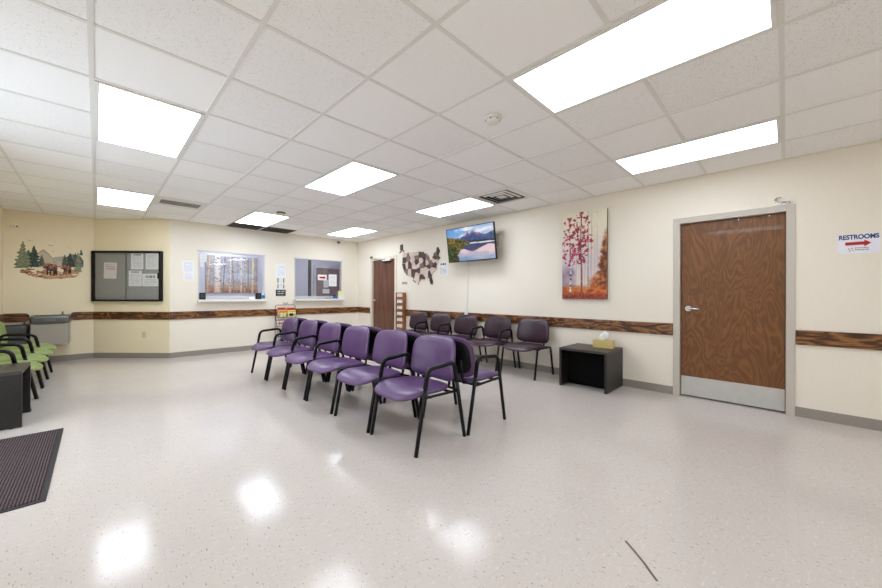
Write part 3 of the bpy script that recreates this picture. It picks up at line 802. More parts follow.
# ------------------------------------------------------------------ canvas with pink trees
def canvas(u, v):
    n = fb(u*5, v*9)
    c = mixc((222, 208, 180), (240, 233, 208), v*.9+.3*n)
    c = mixc(c, (200, 186, 200), max(0, 1-abs(v-.42)*2.4)*.75+.15*n)
    c = mixc(c, (134, 114, 140), max(0, min(1, (.40+.05*n-v)*9))*max(0, min(1, (.36+.06*n-u)*9))*(.75+.4*n))
    for x, w, k, hi in ((.33, .010, .3, .72), (.53, .012, .3, .66), (.67, .014, .45, .98), (.74, .010, .3, .80), (.80, .012, .35, .86)):
        d = abs(u-x-.008*math.sin(v*9+x*30))
        if d < w: c = mixc(c, (150, 128, 140), k*(1-d/w)*max(0, min(1, (hi-v)*5))*1.6)
    if .62 < u < .95 and v > .80: c = mixc(c, (196, 192, 184), max(0, .5*fb(u*20, v*24)))
    bush = max(0, min(1, ((.27+.05*vn(u*9, 2)-v)*14)))*max(0, min(1, (u-.56)*7))
    c = mixc(c, mixc((206, 122, 58), (146, 62, 32), .5+1.1*vn(u*18, v*24)), bush)
    fir = .07+.24*max(0, 1-(v-.15)/.62)*(.55+.45*abs(math.sin(v*38+.8*vn(u*6, v*6))))
    e = (u-(1-fir)-.03*vn(u*30, v*40))*16
    if .13 < v < .80 and e > 0: c = mixc(c, mixc((98, 46, 24), (204, 124, 56), .45+1.3*vn(u*14, v*26)), min(1, e)*max(0, min(1, (.80-v)*7)))
    g = max(0, min(1, (.165+.02*n-v)*22)); c = mixc(c, mixc((206, 116, 46), (150, 56, 30), .35+1.1*vn(u*9, v*36)), g)
    if v < .07: c = mixc(c, mixc((104, 32, 28), (176, 76, 50), .5+1.4*vn(u*30, v*36)), min(1, (.075-v)*30))
    for x, w, lo, hi, dk in ((.185+.018*math.sin(v*5), .020, .05, .93, 1), (.445+.012*math.sin(v*7), .022, .08, 1., 0), (.60, .014, .12, 1., 2)):
        w = w*(1.25-.7*v); d = abs(u-x)
        if d < w and lo < v < hi:
            f = vn(u*12, v*64)
            k = (mixc((78, 54, 62), (222, 212, 202), .5+2.2*f) if dk == 1 else mixc((84, 46, 54), (150, 104, 104), .4+1.2*f) if dk == 0 else mixc((126, 110, 120), (184, 172, 176), .5+f))
            c = mixc(c, k, min(1, (1-d/w)*2.2))
    for x, w, lo, hi, a_, b_ in ((.19, .25, .38, .95, (196, 70, 104), (132, 30, 60)), (.47, .22, .40, 1.02, (184, 54, 80), (112, 32, 48))):
        if lo < v < hi:
            q = (v-lo)/(hi-lo); ww = w*(.25+.75*math.sin(PI*min(1, q*.8+.12)))
            f = vn(u*13+9+x*40, v*26)+.6*vn(u*30, v*56)+.25*vn(u*60, v*90)
            k = (f+.18-.42*(abs(u-x)/ww)**1.4)*5
            if abs(u-x) < ww*1.15 and k > 0: c = mixc(c, mixc(a_, b_, .5+1.2*vn(u*26, v*40)), min(1, k))
    return c
t = thing('wall_painting', 'tall canvas painting of pink-leaved trees over orange grass, on the cream wall', 'painting', (XR-.04, 2.295, 1.115), R_RIGHT)
obj('stretcher', bx(0, .618, .001, .038, 0, 1.215, .004), 'dust', t)
painted('canvas', .618, 1.215, 110, 216, canvas, 'picture', t)

# birch mural on the office wall
def mural(u, v):
    n = fb(u*6, v*8)
    c = mixc((186, 190, 200), (150, 152, 164), .5+.8*n)
    if v > .55: c = mixc(c, (152, 132, 130), .35+.8*fb(u*14+3, v*12))
    gl = max(0, 1-v/(.36+.15*n))
    c = mixc(c, (172, 124, 92), gl*1.2)
    if v < .10+.05*n: c = mixc((112, 70, 56), (176, 122, 92), .5+n)
    for x, w, col, ln in ((.05, .05, (196, 176, 156), .05), (.155, .020, (150, 130, 120), -.02), (.21, .125, (222, 214, 208), 0), (.33, .014, (110, 96, 94), .04), (.45, .05, (206, 196, 190), .02), (.50, .022, (150, 138, 140), -.05),
                      (.585, .018, (176, 168, 166), .03), (.66, .04, (216, 210, 204), .0), (.735, .03, (190, 182, 178), .02), (.80, .012, (140, 130, 130), 0), (.895, .045, (226, 212, 172), .01), (.97, .02, (180, 170, 166), 0)):
        d = (u-x-ln*(v-.5))/(w/2*1.15)
        if abs(d) < 1:
            c = mixc(col, tuple(q*.62 for q in col), abs(d)**3)
            k = vn(u*16+x*50, v*60)
            if k > .36: c = (74, 60, 58)
            c = mixc(c, (190, 130, 90), .5*gl)
    return c
t = thing('wall_mural', 'birch forest picture on the office wall behind the first window', 'mural', (1.745, 9.3, 1.195))
obj('panel', bx(0, 1.085, -.02, -.0005, 0, .855), 'dust', t); painted('print', 1.085, .855, 150, 100, mural, 'picture', t, y=-.021)

# ------------------------------------------------------------------ bear decal
def fir(u, v, x, b, h, w):
    if not b <= v <= b+h: return None
    q = (v-b)/h; ww = 1.45*w*(1-q)**.85*(.62+.38*abs(math.sin(q*24+x*9)))*(.8+.5*vn(u*50, v*30))
    return abs(u-x)/ww if ww > 0 and abs(u-x) < ww else None
def bear(u, v, x, z, s, flip):
    X, Z = (u-x)/s*flip, (v-z)/(s*2.2)
    for cx_, cz, a, b in ((0, .0, .62, .36), (-.22, .16, .36, .26), (.34, .02, .34, .34), (-.60, .10, .27, .25), (-.86, -.02, .13, .11), (-.72, .34, .09, .1), (-.46, .36, .09, .1), (-.48, -.42, .12, .32), (-.16, -.42, .11, .3), (.30, -.42, .13, .32), (.54, -.40, .12, .32)):
        d = ((X-cx_)/a)**2+((Z-cz)/b)**2
        if d < 1: return mixc((182, 122, 100), (48, 26, 26), .42+1.1*vn(u*34, v*34)-(Z-.0)*1.3+.3*d)
    return None
def decal(u, v):
    for x, z, s in ((.215, .955, .035), (.50, .87, .04), (.775, .835, .03), (.545, .72, .03)):
        X, Z = (u-x)/s, (v-z)/s
        if abs(X) < 1 and abs(Z-.35*abs(X)+.2*X) < .17: return (92, 80, 66)
    b = bear(u, v, .51, .30, .125, 1) or bear(u, v, .735, .30, .095, 1)
    if b: return b
    for x, bb, h, w, cl, cd in ((.115, .26, .70, .115, (150, 154, 120), (92, 106, 82)), (.265, .30, .56, .105, (70, 88, 76), (36, 52, 50)), (.19, .30, .44, .10, (104, 116, 96), (44, 60, 56)), (.37, .34, .30, .05, (96, 108, 92), (70, 84, 76)),
                            (.70, .36, .32, .05, (84, 96, 84), (52, 66, 64)), (.78, .36, .38, .07, (66, 78, 72), (34, 46, 48)), (.90, .22, .54, .07, (150, 154, 124), (88, 100, 82)), (.945, .66, .18, .035, (104, 112, 96), (80, 92, 80)), (.86, .34, .40, .07, (90, 100, 84), (44, 58, 56))):
        f = fir(u, v, x, bb, h, w)
        if f is not None: return mixc(cl, cd, .30+1.2*vn(u*40, v*40)+.25*f)
    if .70 < u < .985 and .33 < v < .69 and (u-.84)**2/.022+(v-.45)**2/.055 < 1: return mixc((58, 70, 68), (170, 172, 150), .3+1.3*vn(u*34, v*50))
    # ground
    top = pl([(.07, .20), (.2, .27), (.35, .22), (.5, .30), (.62, .36), (.78, .30), (1., .27)], u); bot = pl([(.07, .14), (.25, .06), (.45, .0), (.7, .03), (.86, .07), (1, .27)], u)
    if .08 < u < .985 and (fb(u*7, v*16) > -.28 or v < .09) and bot+.02*vn(u*30, 2) < v < top+.03*vn(u*24, 7):
        return mixc(mixc((186, 132, 98), (214, 184, 142), .5+.9*fb(u*9, v*20)), (112, 70, 50), 1.2*vn(u*16, v*44)+(.25 if u < .38 else 0))
    # mountains
    m1 = pl([(.30, .30), (.33, .68), (.395, .76), (.47, .66), (.53, .55), (.56, .3)], u); m2 = pl([(.48, .3), (.54, .58), (.62, .60), (.70, .62), (.74, .4)], u)
    if .31 < u < .55 and .30 < v < m1: return (128, 116, 104) if m1-v < .022 else mixc((196, 186, 164), (208, 196, 166), .5+n2(u, v))
    if .50 < u < .73 and .32 < v < m2: return mixc((176, 172, 162), (206, 194, 166), (m2-v)*3+.6*n2(u, v))
    return None
def n2(u, v): return fb(u*9, v*9)
o = painted('wall_decal', .80, .66, 170, 140, decal, 'decal', cut=True)
tag(o, 'printed decal of two brown bears among fir trees on the tan wall', 'decal', (-.955, YE-.0015, 1.41))

# ------------------------------------------------------------------ notice board, sheets
t = thing('notice_board', 'black framed glass notice board with grey felt on the slanted wall', 'notice board', (AX+.004, YE-.004, 0), R_DIAG)
bw_, z0, z1 = 1.262, 1.03, 1.94
bm = NB(); f = .045
box(bm, 0, f, -.06, -.0, z0, z1, .012); box(bm, bw_-f, bw_, -.06, 0, z0, z1, .012); box(bm, f-.012, bw_-f+.012, -.06, 0, z0, z0+f*.75, .008); box(bm, f-.012, bw_-f+.012, -.06, 0, z1-f*.75, z1, .008)
obj('frame', bm, 'black_plastic', t)
obj('felt_panel', bx(f-.01, bw_-f+.01, -.018, -.004, z0+.03, z1-.03), 'felt', t)
bm = NB(); box(bm, f-.005, bw_/2+.012, -.046, -.043, z0+.03, z1-.03); box(bm, bw_/2-.012, bw_-f+.005, -.040, -.037, z0+.03, z1-.03); obj('glass_door', bm, 'glass', t)
obj('door_pull', bx(f+.004, f+.022, -.055, -.046, 1.44, 1.54, .003), 'black_plastic', t); obj('door_pull', bx(bw_-f-.024, bw_-f-.006, -.055, -.040, 1.44, 1.54, .003), 'black_plastic', t)
bm = NB(); box(bm, bw_/2-.013, bw_/2-.010, -.048, -.036, z0+.03, z1-.03); obj('glass_edge', bm, 'dkgrey', t)
def sheet(frame_loc, rz, x0, x1, z0, z1, mat, label, name='notice_sheet', group=None, y=.0004, lean=0., cat='notice'):
    """a sheet of paper flat against a wall whose local frame starts at frame_loc"""
    bm = NB(); w, h = x1-x0, z1-z0
    nx = 6
    for a in (0,):
        top = [[bm.verts.new((i*w/nx-w/2, -.0012-.0025*math.sin(PI*i/nx)*(j == 0), (j-.5)*h)) for i in range(nx+1)] for j in (0, 1)]
        bk = [[bm.verts.new((i*w/nx-w/2, 0, (j-.5)*h)) for i in range(nx+1)] for j in (0, 1)]
    for i in range(nx):
        bm.faces.new((top[0][i], top[0][i+1], top[1][i+1], top[1][i])); bm.faces.new((bk[0][i], bk[1][i], bk[1][i+1], bk[0][i+1]))
        bm.faces.new((top[0][i], bk[0][i], bk[0][i+1], top[0][i+1])); bm.faces.new((top[1][i], top[1][i+1], bk[1][i+1], bk[1][i]))
    bm.faces.new((top[0][0], top[1][0], bk[1][0], bk[0][0])); bm.faces.new((top[0][-1], bk[0][-1], bk[1][-1], top[1][-1]))
    o = obj(name, bm, mat)
    m = Matrix.Translation(frame_loc) @ Matrix.Rotation(rz, 4, 'Z') @ Matrix.Translation(((x0+x1)/2, y, (z0+z1)/2)) @ Matrix.Rotation(lean, 4, 'Y')
    o.matrix_world = m; o['label'] = label; o['category'] = cat
    if group: o['group'] = group
    return o
F = (AX+.004, YE-.004, 0); g = 'sheets on the notice board'
q2 = math.sqrt(2)
def dx(x): return (x-AX-.004)*q2
sheet(F, R_DIAG, .20, .43, 1.44, 1.73, 'text_flyer', 'pinkish flyer pinned alone on the left half of the notice board', group=g, y=-.0185, lean=.03)
sheet(F, R_DIAG, .69, .912, 1.61, 1.90, 'text_head', 'white printed sheet at upper middle of the notice board', group=g, y=-.0185)
sheet(F, R_DIAG, .955, 1.185, 1.61, 1.90, 'text', 'white printed sheet in the upper right corner of the notice board', group=g, y=-.0185)
sheet(F, R_DIAG, .65, .885, 1.305, 1.585, 'text_head', 'white printed sheet with a round seal, lower middle of the notice board', group=g, y=-.0185)
sheet(F, R_DIAG, .895, 1.185, 1.305, 1.53, 'text_wide', 'landscape white sheet with a dark heading on the notice board', group=g, y=-.0185)
g = 'sheets on the window wall'
FB = (0, YB, 0)
sheet(FB, 0, 1.12, 1.30, 1.565, 1.79, 'text_blue', 'upper white printed sheet on the wall beside the birch mural window', group=g)
sheet(FB, 0, 1.135, 1.30, 1.42, 1.555, 'text_blue', 'lower white printed sheet on the wall beside the birch mural window', group=g)
sheet(FB, 0, 2.78, 2.985, 1.54, 1.83, 'text_blue', 'tall printed sheet on the wall between the office windows', group=g)
for z0_, z1_, mt_, lab in ((1.41, 1.53, 'text', 'small pale card in dark side clips, upper of two between the office windows'),
                           (1.285, 1.39, 'text_head', 'small pale card in dark side clips just above the black sign')):
    t = thing('wall_card', lab, 'card', FB, group='clipped cards between the office windows')
    obj('card', bx(2.835, 2.93, -.004, -.0005, z0_, z1_), mt_, t)
    for x in (2.812, 2.935): obj('clip', bx(x, x+.018, -.007, -.0005, z0_+.01, z1_-.01, .002), 'dkgrey', t)
t = thing('wall_sign', 'small black sign with two lines of white print between the office windows', 'sign', FB)
o = obj('plate', bx(2.775, 2.985, -.008, -.0005, 1.125, 1.265, .002), 'text_white', t)
FG = (0, YB+.026, 0); g = 'sheets taped to the office glass'
sheet(FG, 0, 1.395, 1.505, 1.785, 1.93, 'text', 'small white sheet taped in the top corner of the birch mural window', group=g)
sheet(FG, 0, 1.40, 1.455, 1.69, 1.78, 'text', 'little white slip taped below a sheet in the birch mural window', group=g)
sheet(FG, 0, 4.025, 4.235, 1.365, 1.655, 'text', 'white printed sheet on the glass of the second office window', group=g)
t = thing('glass_sign', 'small white sign with a red arrow on the second office window', 'sign', FG)
obj('plate', bx(3.745, 3.972, -.003, -.0005, 1.505, 1.64), 'paper', t)
bm = NB(); prism(bm, [(3.785, 1.55), (3.90, 1.55), (3.90, 1.535), (3.945, 1.572), (3.90, 1.61), (3.90, 1.592), (3.785, 1.592)], -.003, -.0045); obj('arrow', bm, 'red', t)
sheet((0, 10.31, 0), 0, 5.03, 5.26, 1.19, 1.33, 'paper', 'blank white plate on the mauve office door', y=-.001, name='door_sign')
sheet((0, 10.31, 0), 0, 5.06, 5.22, 1.38, 1.62, 'text', 'pale sheet on the mauve office door above a plate', y=-.001, name='door_sign')
FR = (XR, 0, 0)   # local x = -Y
sheet(FR, R_RIGHT, -4.89, -4.64, 1.545, 1.80, printed('printed_sheet_bold_heading', 11, (176, 176, 180), head=(.80, .95, (46, 46, 50)), top=.7), 'white sheet with a bold dark heading on the wall beside the television')
o = sheet(FR, R_RIGHT, -6.06, -5.87, 1.395, 1.45, 'text_dark', 'tiny plate of dark characters on the wall above the wooden brochure rack', name='room_sign', cat='sign')

# RESTROOMS sign
t = thing('restroom_sign', 'white RESTROOMS sign with a red arrow on the wall past the wooden door', 'sign', (XR, -.335, 1.553), R_RIGHT)
sw, sh = .245, .178
bm = NB(); r = .012
poly = [(r, 0), (sw-r, 0), (sw, r), (sw, sh-r), (sw-r, sh), (r, sh), (0, sh-r), (0, r)]
prism(bm, poly, -.0005, -.004); obj('plate', bm, 'sign_white', t)
def lettering(txt, x, z, size, mat, parent, fit=None, y=-.0045, bold=0.):
    cu = bpy.data.curves.new('lettering', 'FONT'); cu.body = txt; cu.size = size; cu.extrude = .0004; cu.offset = bold
    tmp = bpy.data.objects.new('lettering_source', cu); C.objects.link(tmp)
    dg = bpy.context.evaluated_depsgraph_get(); me = bpy.data.meshes.new_from_object(tmp.evaluated_get(dg))
    bpy.data.objects.remove(tmp); bpy.data.curves.remove(cu)
    xs = [v.co.x for v in me.vertices]; k = (fit/(max(xs)-min(xs))) if fit else 1.; x_0 = min(xs)
    for v in me.vertices: v.co = Vector((x+(v.co.x-x_0)*k, y-v.co.z, z+v.co.y))
    me.materials.clear(); me.materials.append(MT[mat])
    o = bpy.data.objects.new('lettering', me); C.objects.link(o); o.parent = parent; return o
lettering('RESTROOMS', .007, .130, .056, 'navy', t, fit=.231, bold=.0022)
bm = NB(); prism(bm, [(.045, .076), (.155, .076), (.155, .060), (.195, .090), (.155, .120), (.155, .104), (.045, .104)], -.004, -.0052); obj('arrow', bm, 'red', t)
bm = NB()
for a in range(4):
    m = Matrix.Rotation(a*PI/2+.3, 2)
    for q in ([(.003, .003), (.014, .006), (.016, .013), (.006, .012)],):
        prism(bm, [tuple(m @ Vector(p)+Vector((.078, .036))) for p in q], -.004, -.005, a % 2)
obj('emblem', bm, ['red', 'inkgrey'], t)
bm = NB()
for z, x1 in ((.045, .178), (.028, .182)):
    x = .102
    while x < x1:
        w = random.uniform(.004, .010); box(bm, x, min(x+w, x1), -.005, -.004, z, z+.009); x += w+.003
obj('small_print', bm, 'inkgrey', t)

# wall outlet on the slanted wall
t = thing('wall_outlet', 'ivory wall outlet below the notice board', 'outlet', (AX, YE, 0), R_DIAG)
ox = (.61-AX)*q2
obj('cover_plate', bx(ox-.036, ox+.036, -.006, 0, .37, .485, .002), 'ivory', t)
bm = NB()
for z in (.40, .445):
    for x in (-.007, .007): box(bm, ox+x-.0015, ox+x+.0015, -.0066, -.006, z, z+.010)
obj('socket', bm, 'black_plastic', t)

# ------------------------------------------------------------------ wooden map of states
OUT = [(-124.7, 48.4), (-123, 49), (-95.2, 49), (-94.6, 48.7), (-92, 48.3), (-89.6, 48), (-90, 46.8), (-87.5, 46.5), (-84.8, 46.5), (-84.3, 45.9), (-87, 45.7), (-87.8, 43), (-87.5, 41.7), (-86.5, 42), (-86.3, 43.8), (-85.3, 45.4), (-83.5, 45.3), (-82.5, 43), (-83.2, 41.8), (-81.5, 41.6), (-79, 42.8), (-79, 43.3), (-76.5, 43.5), (-75, 44.9), (-71.5, 45), (-70.3, 46.2), (-69.2, 47.4), (-68, 47.2), (-67, 44.9), (-70, 43.8), (-70.7, 42.5), (-70, 41.7), (-72, 41.2), (-74, 40.6), (-74.2, 39.6), (-75.4, 38.5), (-76, 37), (-75.6, 35.3), (-77.5, 34.3), (-79, 33.5), (-81, 32), (-81.4, 30.5), (-79.7, 27), (-80.5, 25.3), (-82.3, 25.8), (-83.5, 27.8), (-83.6, 29.2), (-84.2, 30), (-85.5, 29.8), (-88, 30.3), (-89.5, 30.2), (-89.3, 29.2), (-91, 29.3), (-93.8, 29.7), (-95, 29.2), (-97.2, 27.7), (-97.3, 26), (-99.2, 26.5), (-101.5, 29.7), (-103, 29), (-104.5, 29.6), (-106.5, 31.8), (-108.2, 31.4), (-111, 31.3), (-114.8, 32.5), (-117.1, 32.5), (-118.5, 34), (-120.6, 34.6), (-121.9, 36.6), (-123.7, 39), (-124.3, 40.4), (-124.2, 43), (-124, 46.2)]
ST = [(-120.5, 47.4), (-120.5, 43.9), (-121, 38.6), (-117, 39.5), (-118, 35.2), (-114.3, 44.5), (-109.5, 47), (-107.5, 43), (-111.6, 39.3), (-105.5, 39), (-111.7, 34.3), (-106.1, 34.4), (-100.5, 47.4), (-100.2, 44.4), (-99.8, 41.5), (-98.4, 38.5), (-97.5, 35.6), (-99, 31.5), (-94.3, 46.3), (-93.5, 42), (-92.5, 38.4), (-92.4, 34.8), (-92, 31), (-89.7, 44.6), (-89.2, 40), (-86.3, 39.9), (-85, 43.5), (-82.8, 40.3), (-85.3, 37.5), (-86.4, 35.8), (-89.7, 32.7), (-86.8, 32.8), (-83.4, 32.7), (-82, 28.3), (-80.9, 33.9), (-79.4, 35.5), (-78.8, 37.5), (-80.6, 38.6), (-76.8, 39.1), (-77.8, 40.9), (-74.6, 40.1), (-75.5, 42.9), (-72.7, 41.6), (-71.8, 42.4), (-72.7, 44.1), (-71.5, 43.6), (-69.2, 45.3)]
TONE = [0, 2, 2, 0, 1, 1, 0, 0, 2, 0, 0, 2, 0, 1, 2, 0, 2, 0, 2, 0, 1, 0, 2, 2, 2, 0, 1, 1, 2, 0, 0, 0, 2, 2, 0, 0, 2, 1, 2, 0, 0, 2, 1, 2, 1, 2, 2]   # pale, mid or dark wood
def inter(p, q, dp, dq): s = dp/(dp-dq); return (p[0]+(q[0]-p[0])*s, p[1]+(q[1]-p[1])*s)
def clip(poly, nx, ny, c):
    out = []
    for p, q in zip(poly, poly[1:]+poly[:1]):
        dp, dq = nx*p[0]+ny*p[1]-c, nx*q[0]+ny*q[1]-c
        if dp <= 0: out.append(p)
        if (dp < 0 < dq) or (dq < 0 < dp): out.append(inter(p, q, dp, dq))
    return out
t = thing('wall_map', 'wooden map of the United States in brown state pieces beside the mahogany door', 'wall map', (XR, 6.03, 0), R_RIGHT)
KX = 1.155/57.7
def mp(lon, lat):
    x = (lon+124.7)*KX; z = 1.405+(lat-25.3)*.0305
    bend = ((x-.58)/.58)**2
    east = max(0, (lon+95)/20)
    x += .11*east*max(0, min(1, (46-lat)/6)); z += .075*max(0, min(1, (lat-40)/6))*max(0, min(1, (lon+80)/8))
    return (x, z-.035-.02*max(0, 1-abs(x-.45)/.3)*(lat < 33)-.02*(lat > 48)*(1-bend))
for k, (a, b) in enumerate(ST):
    poly = OUT[:]
    for (c, d) in ST:
        if (c, d) == (a, b): continue
        nx, ny = (c-a)*.79**2, (d-b); m_ = ((a+c)/2, (b+d)/2); L_ = math.hypot(nx, ny); nx /= L_; ny /= L_
        poly = clip(poly, nx, ny, nx*m_[0]+ny*m_[1]-.10)
        if len(poly) < 3: break
    cl = []
    for p in poly:
        if not cl or math.hypot(p[0]-cl[-1][0], p[1]-cl[-1][1]) > .02: cl.append(p)
    if len(cl) < 3: continue
    bm = NB(); prism(bm, [mp(*p) for p in cl], -.004, -.016-.004*(k % 3))
    tone = ('map_light', 'map_mid', 'map_dark')[TONE[k]]
    obj('state_piece', bm, tone, t)
bm = NB()
AK = -.055
pts = [(-.045, 2.20), (-.085, 2.225), (-.075, 2.26), (-.085, 2.30), (-.06, 2.335), (-.01, 2.34), (.01, 2.325), (.012, 2.225), (.065, 2.17), (.06, 2.155), (.005, 2.20), (-.02, 2.205), (-.06, 2.17), (-.115, 2.15), (-.11, 2.165)]
prism(bm, [(x, z+AK) for x, z in pts], -.004, -.018); obj('state_piece', bm, 'map_dark', t)
bm = NB()
for x, z, r in ((.40, 1.455, .014), (.43, 1.44, .018), (.375, 1.47, .010), (.355, 1.475, .008)):
    prism(bm, [(x+r*math.cos(a), z+r*.8*math.sin(a)) for a in [2*PI*k/7 for k in range(7)]], -.004, -.014)
obj('state_piece', bm, 'map_mid', t)

# ------------------------------------------------------------------ wooden brochure rack by the far door
t = thing('brochure_rack', 'tall narrow oak brochure rack on the wall beside the mahogany door', 'rack', (XR, 6.16, 0), R_RIGHT)
rw_, rd = .25, .10
for x in (0, rw_-.012): obj('side_panel', bx(x, x+.012, -rd, -.001, .38, 1.21, .002), 'rackwood', t)
obj('back_panel', bx(.012, rw_-.012, -.012, -.001, .38, 1.21), 'rackwood', t)
for k in range(6):
    z = .40+k*.135; bm = NB(); box(bm, .012, rw_-.012, -rd, -.012, z-.008, z+.002); box(bm, .012, rw_-.012, -rd, -rd+.010, z, z+.045); obj('pocket', bm, 'rackwood', t)
obj('mounting_strip', bx(.03, rw_-.03, -.013, -.012, 1.15, 1.19), 'rackwood', t)
for k in range(6):
    z = .403+k*.135
    o = obj('brochure', (lambda b: (box(b, .03, .22, -.085, -.065, 0, .112), b)[-1])(NB()), ['text_flyer', 'text', 'text_blue', 'text_head', 'text', 'text_flyer'][k])
    o.location = (XR, 6.16, z); o.rotation_euler = (.0, 0, R_RIGHT)
    tag(o, ['pinkish brochure in the lowest pocket of the oak rack', 'white brochure in the second lowest pocket of the oak rack', 'blue printed brochure in the third pocket up of the oak rack', 'white brochure with heading in the fourth pocket up of the oak rack', 'white brochure in the second pocket from the top of the oak rack', 'pinkish brochure in the top pocket of the oak rack'][k], 'brochure', group='brochures in the oak rack')

# ------------------------------------------------------------------ wire magazine rack on the floor
RX, RY = 2.945, 7.70
t = thing('magazine_rack', 'black wire magazine rack standing on the floor by the window wall', 'rack', (RX, RY, 0))
bm = NB(); hw = .215
tube(bm, fillet([(-hw, .10, 0), (-hw, .10, .93), (hw, .10, .93), (hw, .10, 0)], .05, 5), .006, 6)
for s in (-1, 1): tube(bm, fillet([(s*hw, -.14, 0), (s*hw, -.12, .18), (s*hw, .10, .72)], .05), .005, 6)
tube(bm, [(-hw, .10, .02), (hw, .10, .02)], .005, 6); tube(bm, [(-hw, -.14, .01), (hw, -.14, .01)], .005, 6)
obj('wire_frame', bm, 'black_metal', t)
bm = NB()
for s in (-1, 1):
    tube(bm, [(s*(.03+.024*math.sin(a)*(1-a/9)), .10, .965+.022*math.cos(a)*(1-a/9)) for a in [k*.45 for k in range(15)]], .004, 6)
tube(bm, [(0, .10, .93), (0, .10, .975)], .005, 6)
obj('scroll', bm, 'black_metal', t)
tiers = (.12, .30, .48, .66)
for k, z in enumerate(tiers):
    bm = NB(); yb, yf = .085, -.02-.03*(3-k)
    for zz, yy in ((z, yf), (z+.06, yf-.01), (z+.12, yf-.02)): tube(bm, fillet([(-hw, yb, zz), (-hw, yy, zz), (hw, yy, zz), (hw, yb, zz)], .02), .0035, 6)
    for q in range(5):
        x = -hw+.03+q*(2*hw-.06)/4; tube(bm, [(x, yb, z), (x, yf, z), (x, yf-.02, z+.12)], .003, 6)
    obj('basket', bm, 'black_metal', t)
def magazine(x, y, z, w, h, mats, label, lean=-.12):
    bm = NB(); box(bm, -w/2, w/2, -.006, .006, 0, h, 0, 0)
    box(bm, -w/2+.01, w/2-.01, -.0075, -.006, h*.76, h-.012, 0, 1); box(bm, -w/2+.02, w/2-.05, -.0075, -.006, h*.12, h*.55, 0, 2)
    for q in range(3): box(bm, w/2-.045, w/2-.01, -.0075, -.006, h*(.14+.15*q), h*(.22+.15*q), 0, 3)
    o = obj('magazine', bm, mats); tag(o, label, 'magazine', (RX+x, RY+y, z), 0, 'magazines in the wire rack'); o.rotation_euler = (lean, 0, 0)
magazine(-.10, .035, .666, .185, .215, ['pink', 'red', 'paleyellow', 'black_print'], 'pink and red magazine at the back of the top tier of the wire rack')
magazine(.10, .040, .666, .185, .205, ['orange', 'red', 'paleyellow', 'black_print'], 'orange magazine at the back of the top tier of the wire rack')
magazine(-.075, -.010, .666, .18, .15, ['yellow', 'orange', 'paper', 'black_print'], 'yellow magazine at front of the top tier of the wire rack')
magazine(.10, -.010, .670, .16, .14, ['paleyellow', 'yellow', 'black_print', 'orange'], 'pale yellow magazine with dark print at front of the top tier')
magazine(-.11, .02, .486, .18, .15, ['paper', 'inkgrey', 'pink', 'navy'], 'white magazine in the second tier of the wire rack')
magazine(.09, .02, .486, .19, .14, ['paleyellow', 'black_print', 'paper', 'red'], 'cream magazine in the second tier of the wire rack')
magazine(.06, -.02, .306, .20, .16, ['yellow', 'yellow', 'paleyellow', 'yellow'], 'bright yellow magazine low in the wire rack')
magazine(-.10, .0, .126, .17, .15, ['paper', 'navy', 'inkgrey', 'red'], 'white magazine in the bottom tier of the wire rack')

# ------------------------------------------------------------------ things on the window sills
sz = W1[2]
def speaker_box(x, lab):
    t = thing('card_reader', lab, 'card reader', (x, YB-.01, sz)); bm = NB(); box(bm, -.05, .05, -.03, .03, 0, .13, .006); obj('body', bm, 'black_plastic', t)
    bm = NB()
    for k in range(4): box(bm, -.035, .035, -.033, -.03, .03+k*.022, .04+k*.022)
    obj('grille', bm, 'dkgrey', t)
speaker_box(1.43, 'small black box on the birch mural window sill, nearest the slanted wall')
speaker_box(2.42, 'small black box on the sill of the birch mural window, beside the sanitizer bottle')
t = thing('sanitizer_bottle', 'pale blue pump bottle on the sill of the birch mural window', 'bottle', (2.505, YB-.05, sz))
bm = NB(); lathe(bm, [(.030, 0), (.032, .01), (.032, .10), (.024, .122), (.012, .13), (.012, .14)], n=20); obj('bottle_body', bm, 'clearblue', t)
bm = NB(); cyl(bm, (0, 0, .148), .014, .016, 'Z', 16); tube(bm, fillet([(0, 0, .155), (0, 0, .185), (-.035, -.01, .18)], .01), .005, 6); obj('pump', bm, 'white_plastic', t)
bm = NB(); lathe(bm, [(.0328, .025), (.0328, .085)], n=20); obj('sticker', bm, 'blue', t)
o = tag(obj('business_card', bx(-.05, .05, -.004, .004, 0, .05, .001), 'paper'), 'small white card standing on the birch mural window sill beside a black box', 'card', (2.29, YB-.03, sz))
t = thing('card_holder', 'pale yellow card holder on the sill of the second office window', 'card holder', (4.32, YB-.045, sz))
obj('back_card', bx(-.075, .075, .01, .016, 0, .19, .002), 'paleyellow', t)
obj('front_pocket', bx(-.07, .07, -.022, .01, 0, .10, .003), 'white_plastic', t)
t = thing('pen_cup', 'small blue and white dispenser on the sill of the second office window', 'dispenser', (4.16, YB-.05, sz))
obj('body', bx(-.045, .045, -.03, .03, 0, .06, .008), 'blue', t); bm = NB(); box(bm, -.05, .01, -.02, .02, .06, .10, .008); obj('lid', bm, 'navy', t)
o = tag(obj('clipboard', bx(-.09, .09, -.03, .04, 0, .012, .002), 'dkgrey'), 'flat dark clipboard lying on the sill of the second office window', 'clipboard', (4.0, YB-.055, sz))
# desks behind the windows
t = thing('office_counter', 'pale counter seen through the birch mural window', 'counter', (1.95, 8.72, 0))
obj('worktop', bx(-.9, .95, -.3, .3, .72, .76, .004), 'alu', t)
for x in (-.86, .86): obj('side_panel', bx(x, x+.03, -.28, .28, 0, .72), 'office', t)

